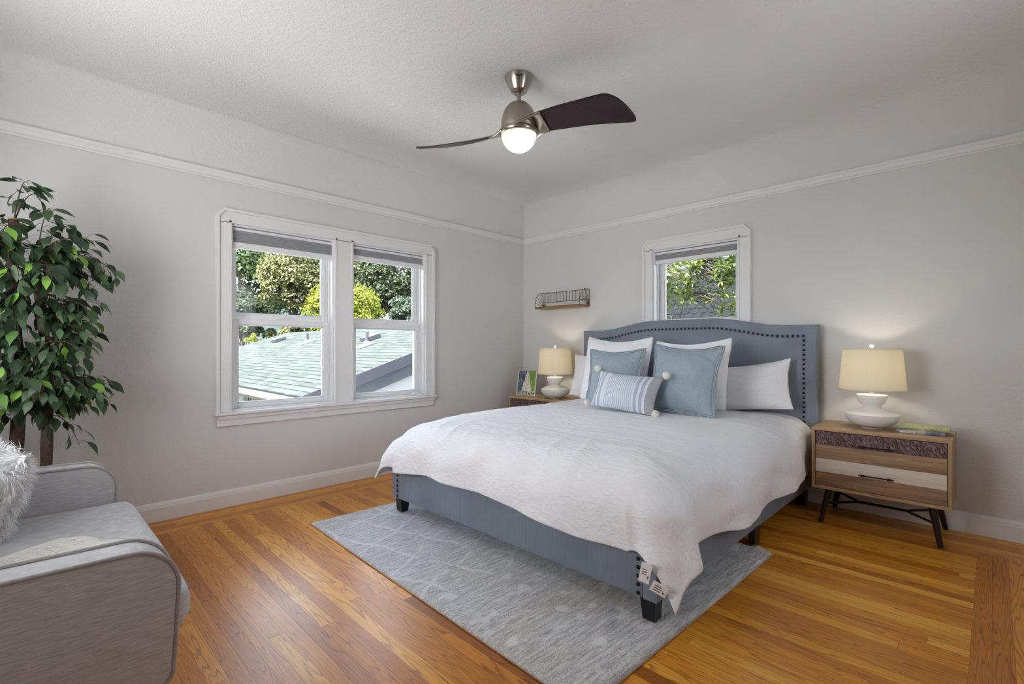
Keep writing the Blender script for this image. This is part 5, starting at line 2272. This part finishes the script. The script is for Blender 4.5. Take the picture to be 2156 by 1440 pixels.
# ---------------------------------------------------------------- trees
def make_tree(name, label, c, rad, mat, seed, n_lump, n_leaf, size, group=None, ground=GZ, bark='tree_bark', lump=0.36):
    """crown of many leaf-covered lumps on a branching trunk; c = crown centre"""
    rs = np.random.RandomState(seed)
    root = thing(name, label, 'tree', (c[0], c[1], ground), 0, group)
    R = np.array(rad)
    d = rs.normal(size=(n_lump, 3))
    d /= np.linalg.norm(d, axis=1)[:, None]
    rr = rs.uniform(0.45, 1.0, n_lump) ** 0.6
    cen = d * rr[:, None] * R * (1 - lump * 0.55)
    lr = rs.uniform(0.6, 1.15, n_lump) * lump * R.min()
    per = n_leaf // n_lump
    idx = np.repeat(np.arange(n_lump), per)
    m = len(idx)
    q = rs.normal(size=(m, 3))
    q /= np.linalg.norm(q, axis=1)[:, None]
    q[:, 2] = np.where(q[:, 2] < -0.3, -q[:, 2] * 0.6, q[:, 2])
    pos = cen[idx] + q * (lr[idx] * rs.uniform(0.72, 1.06, m))[:, None]
    nrm = q + rs.normal(scale=0.55, size=(m, 3)) + np.array([0, 0, 0.35])
    nrm /= np.linalg.norm(nrm, axis=1)[:, None]
    a = np.cross(nrm, rs.normal(size=(m, 3)))
    a /= np.linalg.norm(a, axis=1)[:, None] + 1e-9
    b = np.cross(nrm, a)
    s = size * rs.uniform(0.6, 1.3, m)[:, None]
    off = np.array([0, 0, c[2] - ground])
    P = pos + off
    V = np.stack([P - a * s, P - b * s * 0.45 + nrm * s * 0.12, P + a * s, P + b * s * 0.45 + nrm * s * 0.12], 1).reshape(-1, 3)
    F = np.arange(m * 4).reshape(m, 4)
    mesh_from_arrays('foliage', V, F, mat, root)
    bm = B()
    h = c[2] - ground
    tr = [(0, 0, 0.0), (0.04 * h * rs.uniform(-1, 1), 0.04 * h * rs.uniform(-1, 1), h * 0.5), (0, 0, h * 1.0)]
    w = max(0.05, 0.07 * float(R.mean()))
    tube(bm, tr, [w * 1.3, w, w * 0.4], 10)
    for i in range(min(14, n_lump)):
        e = cen[i] + off
        st = np.array([0, 0, h * rs.uniform(0.55, 0.85)])
        st = np.minimum(st, [9, 9, e[2] + 0.3])
        mid = (st + e) / 2 + rs.normal(scale=0.1 * R.min(), size=3)
        tube(bm, [st, mid, e], [w * 0.45, w * 0.28, w * 0.08], 6)
    obj('trunk', bm, bark, root, smooth=True)
    return root


TG = 'trees behind the house next door'
make_tree('broadleaf_tree', 'mid green tree at far left of the double window view', (-23.7, 4.0, 4.3), (2.6, 2.6, 2.5), 'leaf_green', 21, 60, 16000, 0.115, TG)
make_tree('broadleaf_tree', 'large rounded olive tree filling the left upper pane', (-19.3, 4.95, 4.15), (1.9, 1.85, 1.75), 'leaf_olive', 22, 70, 22000, 0.085, TG)
make_tree('broadleaf_tree', 'dark low tree behind the roof at lower left of the left pane', (-18.3, 2.35, 2.35), (1.15, 1.1, 1.15), 'leaf_dark', 23, 34, 9000, 0.085, TG)
make_tree('broadleaf_tree', 'bright yellow green tree showing on both sides of the window mullion', (-15.6, 5.55, 2.35), (1.75, 1.75, 1.45), 'leaf_yellow', 25, 66, 22000, 0.070, TG)
make_tree('broadleaf_tree', 'tall dark olive tree filling the right upper pane', (-19.2, 10.1, 4.6), (2.5, 2.4, 2.5), 'leaf_dark', 26, 60, 22000, 0.095, TG)
make_tree('broadleaf_tree', 'pale olive tree behind the dark tree in the right upper pane', (-23.5, 10.6, 5.0), (3.0, 3.0, 2.6), 'leaf_olive', 31, 60, 16000, 0.12, TG)
make_tree('broadleaf_tree', 'blue green tree at the lower right of the right upper pane', (-16.2, 8.9, 2.5), (1.0, 0.95, 1.15), 'leaf_blue', 27, 30, 9000, 0.075, TG)
make_tree('broadleaf_bush', 'olive bush along the ridge of the shingle roof', (-17.0, 3.75, 1.75), (1.3, 1.25, 0.70), 'leaf_olive', 24, 36, 9000, 0.075, TG)
make_tree('broadleaf_bush', 'dark hedge low behind the ridge at the right end of the shingle roof', (-15.8, 8.0, 1.4), (1.2, 2.2, 0.8), 'leaf_dark', 29, 40, 9000, 0.075, TG)
make_tree('broadleaf_bush', 'small bright bush at the left end of the shingle roof', (-15.3, 1.9, 1.30), (0.34, 0.30, 0.36), 'leaf_yellow', 28, 12, 1800, 0.055, TG)
bm = B()
nx = 40
hv = []
for j in range(10):
    row = []
    for i in range(nx + 1):
        y = -20 + 80 * i / nx
        x = -75 - 6 * j
        z = GZ + (j / 9) ** 0.7 * (17 + 4 * noise.noise(Vector((y * 0.05, 0, 1))) + 2.0 * noise.noise(Vector((y * 0.2, j * 0.4, 5)))) + (0.8 * noise.noise(Vector((y * 0.6, j, 9))) if j else 0)
        row.append(bm.verts.new((x, y, z)))
    hv.append(row)
for j in range(9):
    for i in range(nx):
        bm.faces.new((hv[j][i], hv[j][i + 1], hv[j + 1][i + 1], hv[j + 1][i]))
struct('hillside', bm, 'far_hill', smooth=True)


# ---------------------------------------------------------------- outside the right window: slate roof and rosette-leaved shrub
sl = thing('slate_roof', 'dark slate roof of fishscale tiles seen through the window over the bed', 'roof', (-0.4, 4.3, GZ))
ang = math.atan(1.25)
ORG = Vector((0, 0, 3.30))
bm = B()
tw_, ex_, th_ = 0.185, 0.125, 0.010
rows, cols = 23, 26
for r in range(rows):
    for c_ in range(-cols // 2, cols // 2):
        x = (c_ + (0.5 if r % 2 else 0)) * tw_
        y = r * ex_
        jz = 0.004 * noise.noise(Vector((x * 5, y * 5, 0)))
        w = tw_ * 0.485
        pts = [(x - w, y + ex_ * 2), (x - w, y + 0.045), (x - w * 0.55, y), (x + w * 0.55, y), (x + w, y + 0.045), (x + w, y + ex_ * 2)]
        tilt = 0.05
        a = [bm.verts.new((p[0], p[1], th_ + 0.016 - (p[1] - y) * tilt * 1.3 + jz)) for p in pts]
        b = [bm.verts.new((p[0], p[1], 0.016 - (p[1] - y) * tilt * 1.3 + jz)) for p in pts]
        bm.faces.new(a)
        for i in range(6):
            bm.faces.new((a[i], b[i], b[(i + 1) % 6], a[(i + 1) % 6]))
bmesh.ops.recalc_face_normals(bm, faces=bm.faces)
mt = Matrix.Translation(ORG) @ Matrix.Rotation(ang, 4, 'X')
bm.transform(mt)
obj('slates', bm, 'slate', sl)
bm = B()
box(bm, -2.1, 2.1, 0, 3.4, -0.10, -0.02)
bm.transform(mt)
obj('roof_deck', bm, 'fascia_dark', sl)
bm = B()
box(bm, -2.0, 2.0, 0.15, 2.7, 0, 3.25)
obj('wall', bm, 'house_wall', sl)

sb = thing('rosette_shrub', 'sunlit shrub with rosettes of long leaves and bare twigs outside the bedside window', 'shrub', (1.22, 1.45, GZ))
rng = random.Random(4)
LV2, LF2 = [], []
bm = B()


def long_leaf(p, d, L, W):
    d = d.normalized()
    s = d.cross(Vector((0, 0, 1)))
    if s.length < 1e-3:
        s = Vector((1, 0, 0))
    s.normalize()
    u = s.cross(d)
    k = len(LV2)
    for (t, w, c) in ((0.0, 0.10, 0.0), (0.35, 0.40, 0.05), (0.7, 0.5, 0.02), (1.0, 0.08, -0.12)):
        for sg in (-1, 0, 1):
            LV2.append(p + d * L * t + s * W * w * sg + u * (L * c + abs(sg) * W * 0.16))
    for i in range(3):
        for j in range(2):
            q = k + i * 3 + j
            LF2.append((q, q + 1, q + 4, q + 3))


def rosette(p, axis, n, L):
    axis = axis.normalized()
    x = axis.orthogonal().normalized()
    y = axis.cross(x)
    ph = rng.random() * 6
    for i in range(n):
        a = 2 * PI * i / n + ph + rng.uniform(-.25, .25)
        tilt = rng.uniform(0.15, 0.75)
        d = (x * math.cos(a) + y * math.sin(a)) * math.cos(tilt) + axis * math.sin(tilt)
        long_leaf(p, d, L * rng.uniform(0.75, 1.15), L * rng.uniform(0.23, 0.29))


BASE = Vector((-0.85, 0.75, 3.5))
stems = []
targets = []
# leafy mass at upper left of the pane, a lower-left cluster, sparser twigs to the right
for (c, rad, n) in (((-0.12, -0.18, 4.86), (0.30, 0.30, 0.24), 46), ((0.10, 0.25, 5.10), (0.42, 0.3, 0.16), 40), ((0.16, 0.55, 4.98), (0.28, 0.3, 0.28), 34), ((-0.12, -0.50, 4.46), (0.09, 0.10, 0.12), 9), ((0.24, 0.36, 4.55), (0.14, 0.2, 0.12), 8), ((0.34, 0.30, 4.80), (0.10, 0.2, 0.16), 10)):
    for i in range(n):
        targets.append(Vector((c[0] + rng.uniform(-1, 1) * rad[0], c[1] + rng.uniform(-1, 1) * rad[1], c[2] + rng.uniform(-1, 1) * rad[2])))
tube(bm, [(-0.80, 0.6, 0), (-0.84, 0.68, 2.0), BASE], [0.05, 0.045, 0.04], 10)
forks = [Vector((rng.uniform(-.45, .05), rng.uniform(-.3, .5), rng.uniform(4.75, 5.25))) for _ in range(9)]
for f in forks:
    tube(bm, [BASE, BASE.lerp(f, 0.5) + Vector((rng.uniform(-.1, .1), rng.uniform(-.1, .1), 0)), f], [0.018, 0.010, 0.006], 7)
for t in targets:
    f = min(forks, key=lambda q: (q - t).length + 2.0 * max(0, t.z - q.z + 0.05))
    mid = f.lerp(t, 0.55) + Vector((rng.uniform(-.06, .06), rng.uniform(-.06, .06), rng.uniform(-.05, .03)))
    tube(bm, [f, mid, t], [0.007, 0.005, 0.003], 5)
    rosette(t, Vector((rng.uniform(-.5, .5), rng.uniform(-.9, .2), rng.uniform(0.2, 1))), rng.randint(7, 10), rng.uniform(0.095, 0.14))
# bare pale twigs crossing the right of the pane
for i in range(16):
    a = Vector((rng.uniform(0.02, 0.25), rng.uniform(0.1, 0.5), rng.uniform(4.45, 5.0)))
    b = a + Vector((rng.uniform(0.05, 0.30), rng.uniform(-.1, .2), rng.uniform(-0.26, 0.16)))
    tube(bm, [a, a.lerp(b, .5) + Vector((0, 0, rng.uniform(-.03, .03))), b], [0.006, 0.005, 0.003], 5)
    tube(bm, [min(forks, key=lambda q: (q - a).length), a], [0.008, 0.006], 5)
obj('stems', bm, 'pale_bark', sb, smooth=True)
mesh_from_arrays('foliage', np.array([tuple(v) for v in LV2]), np.array(LF2), 'leaf_shrub', sb)
make_tree('broadleaf_tree', 'blue green tree beyond the slate roof in the window over the bed', (-2.6, 11.0, 3.6), (3.0, 2.0, 2.2), 'leaf_blue', 41, 50, 12000, 0.11)
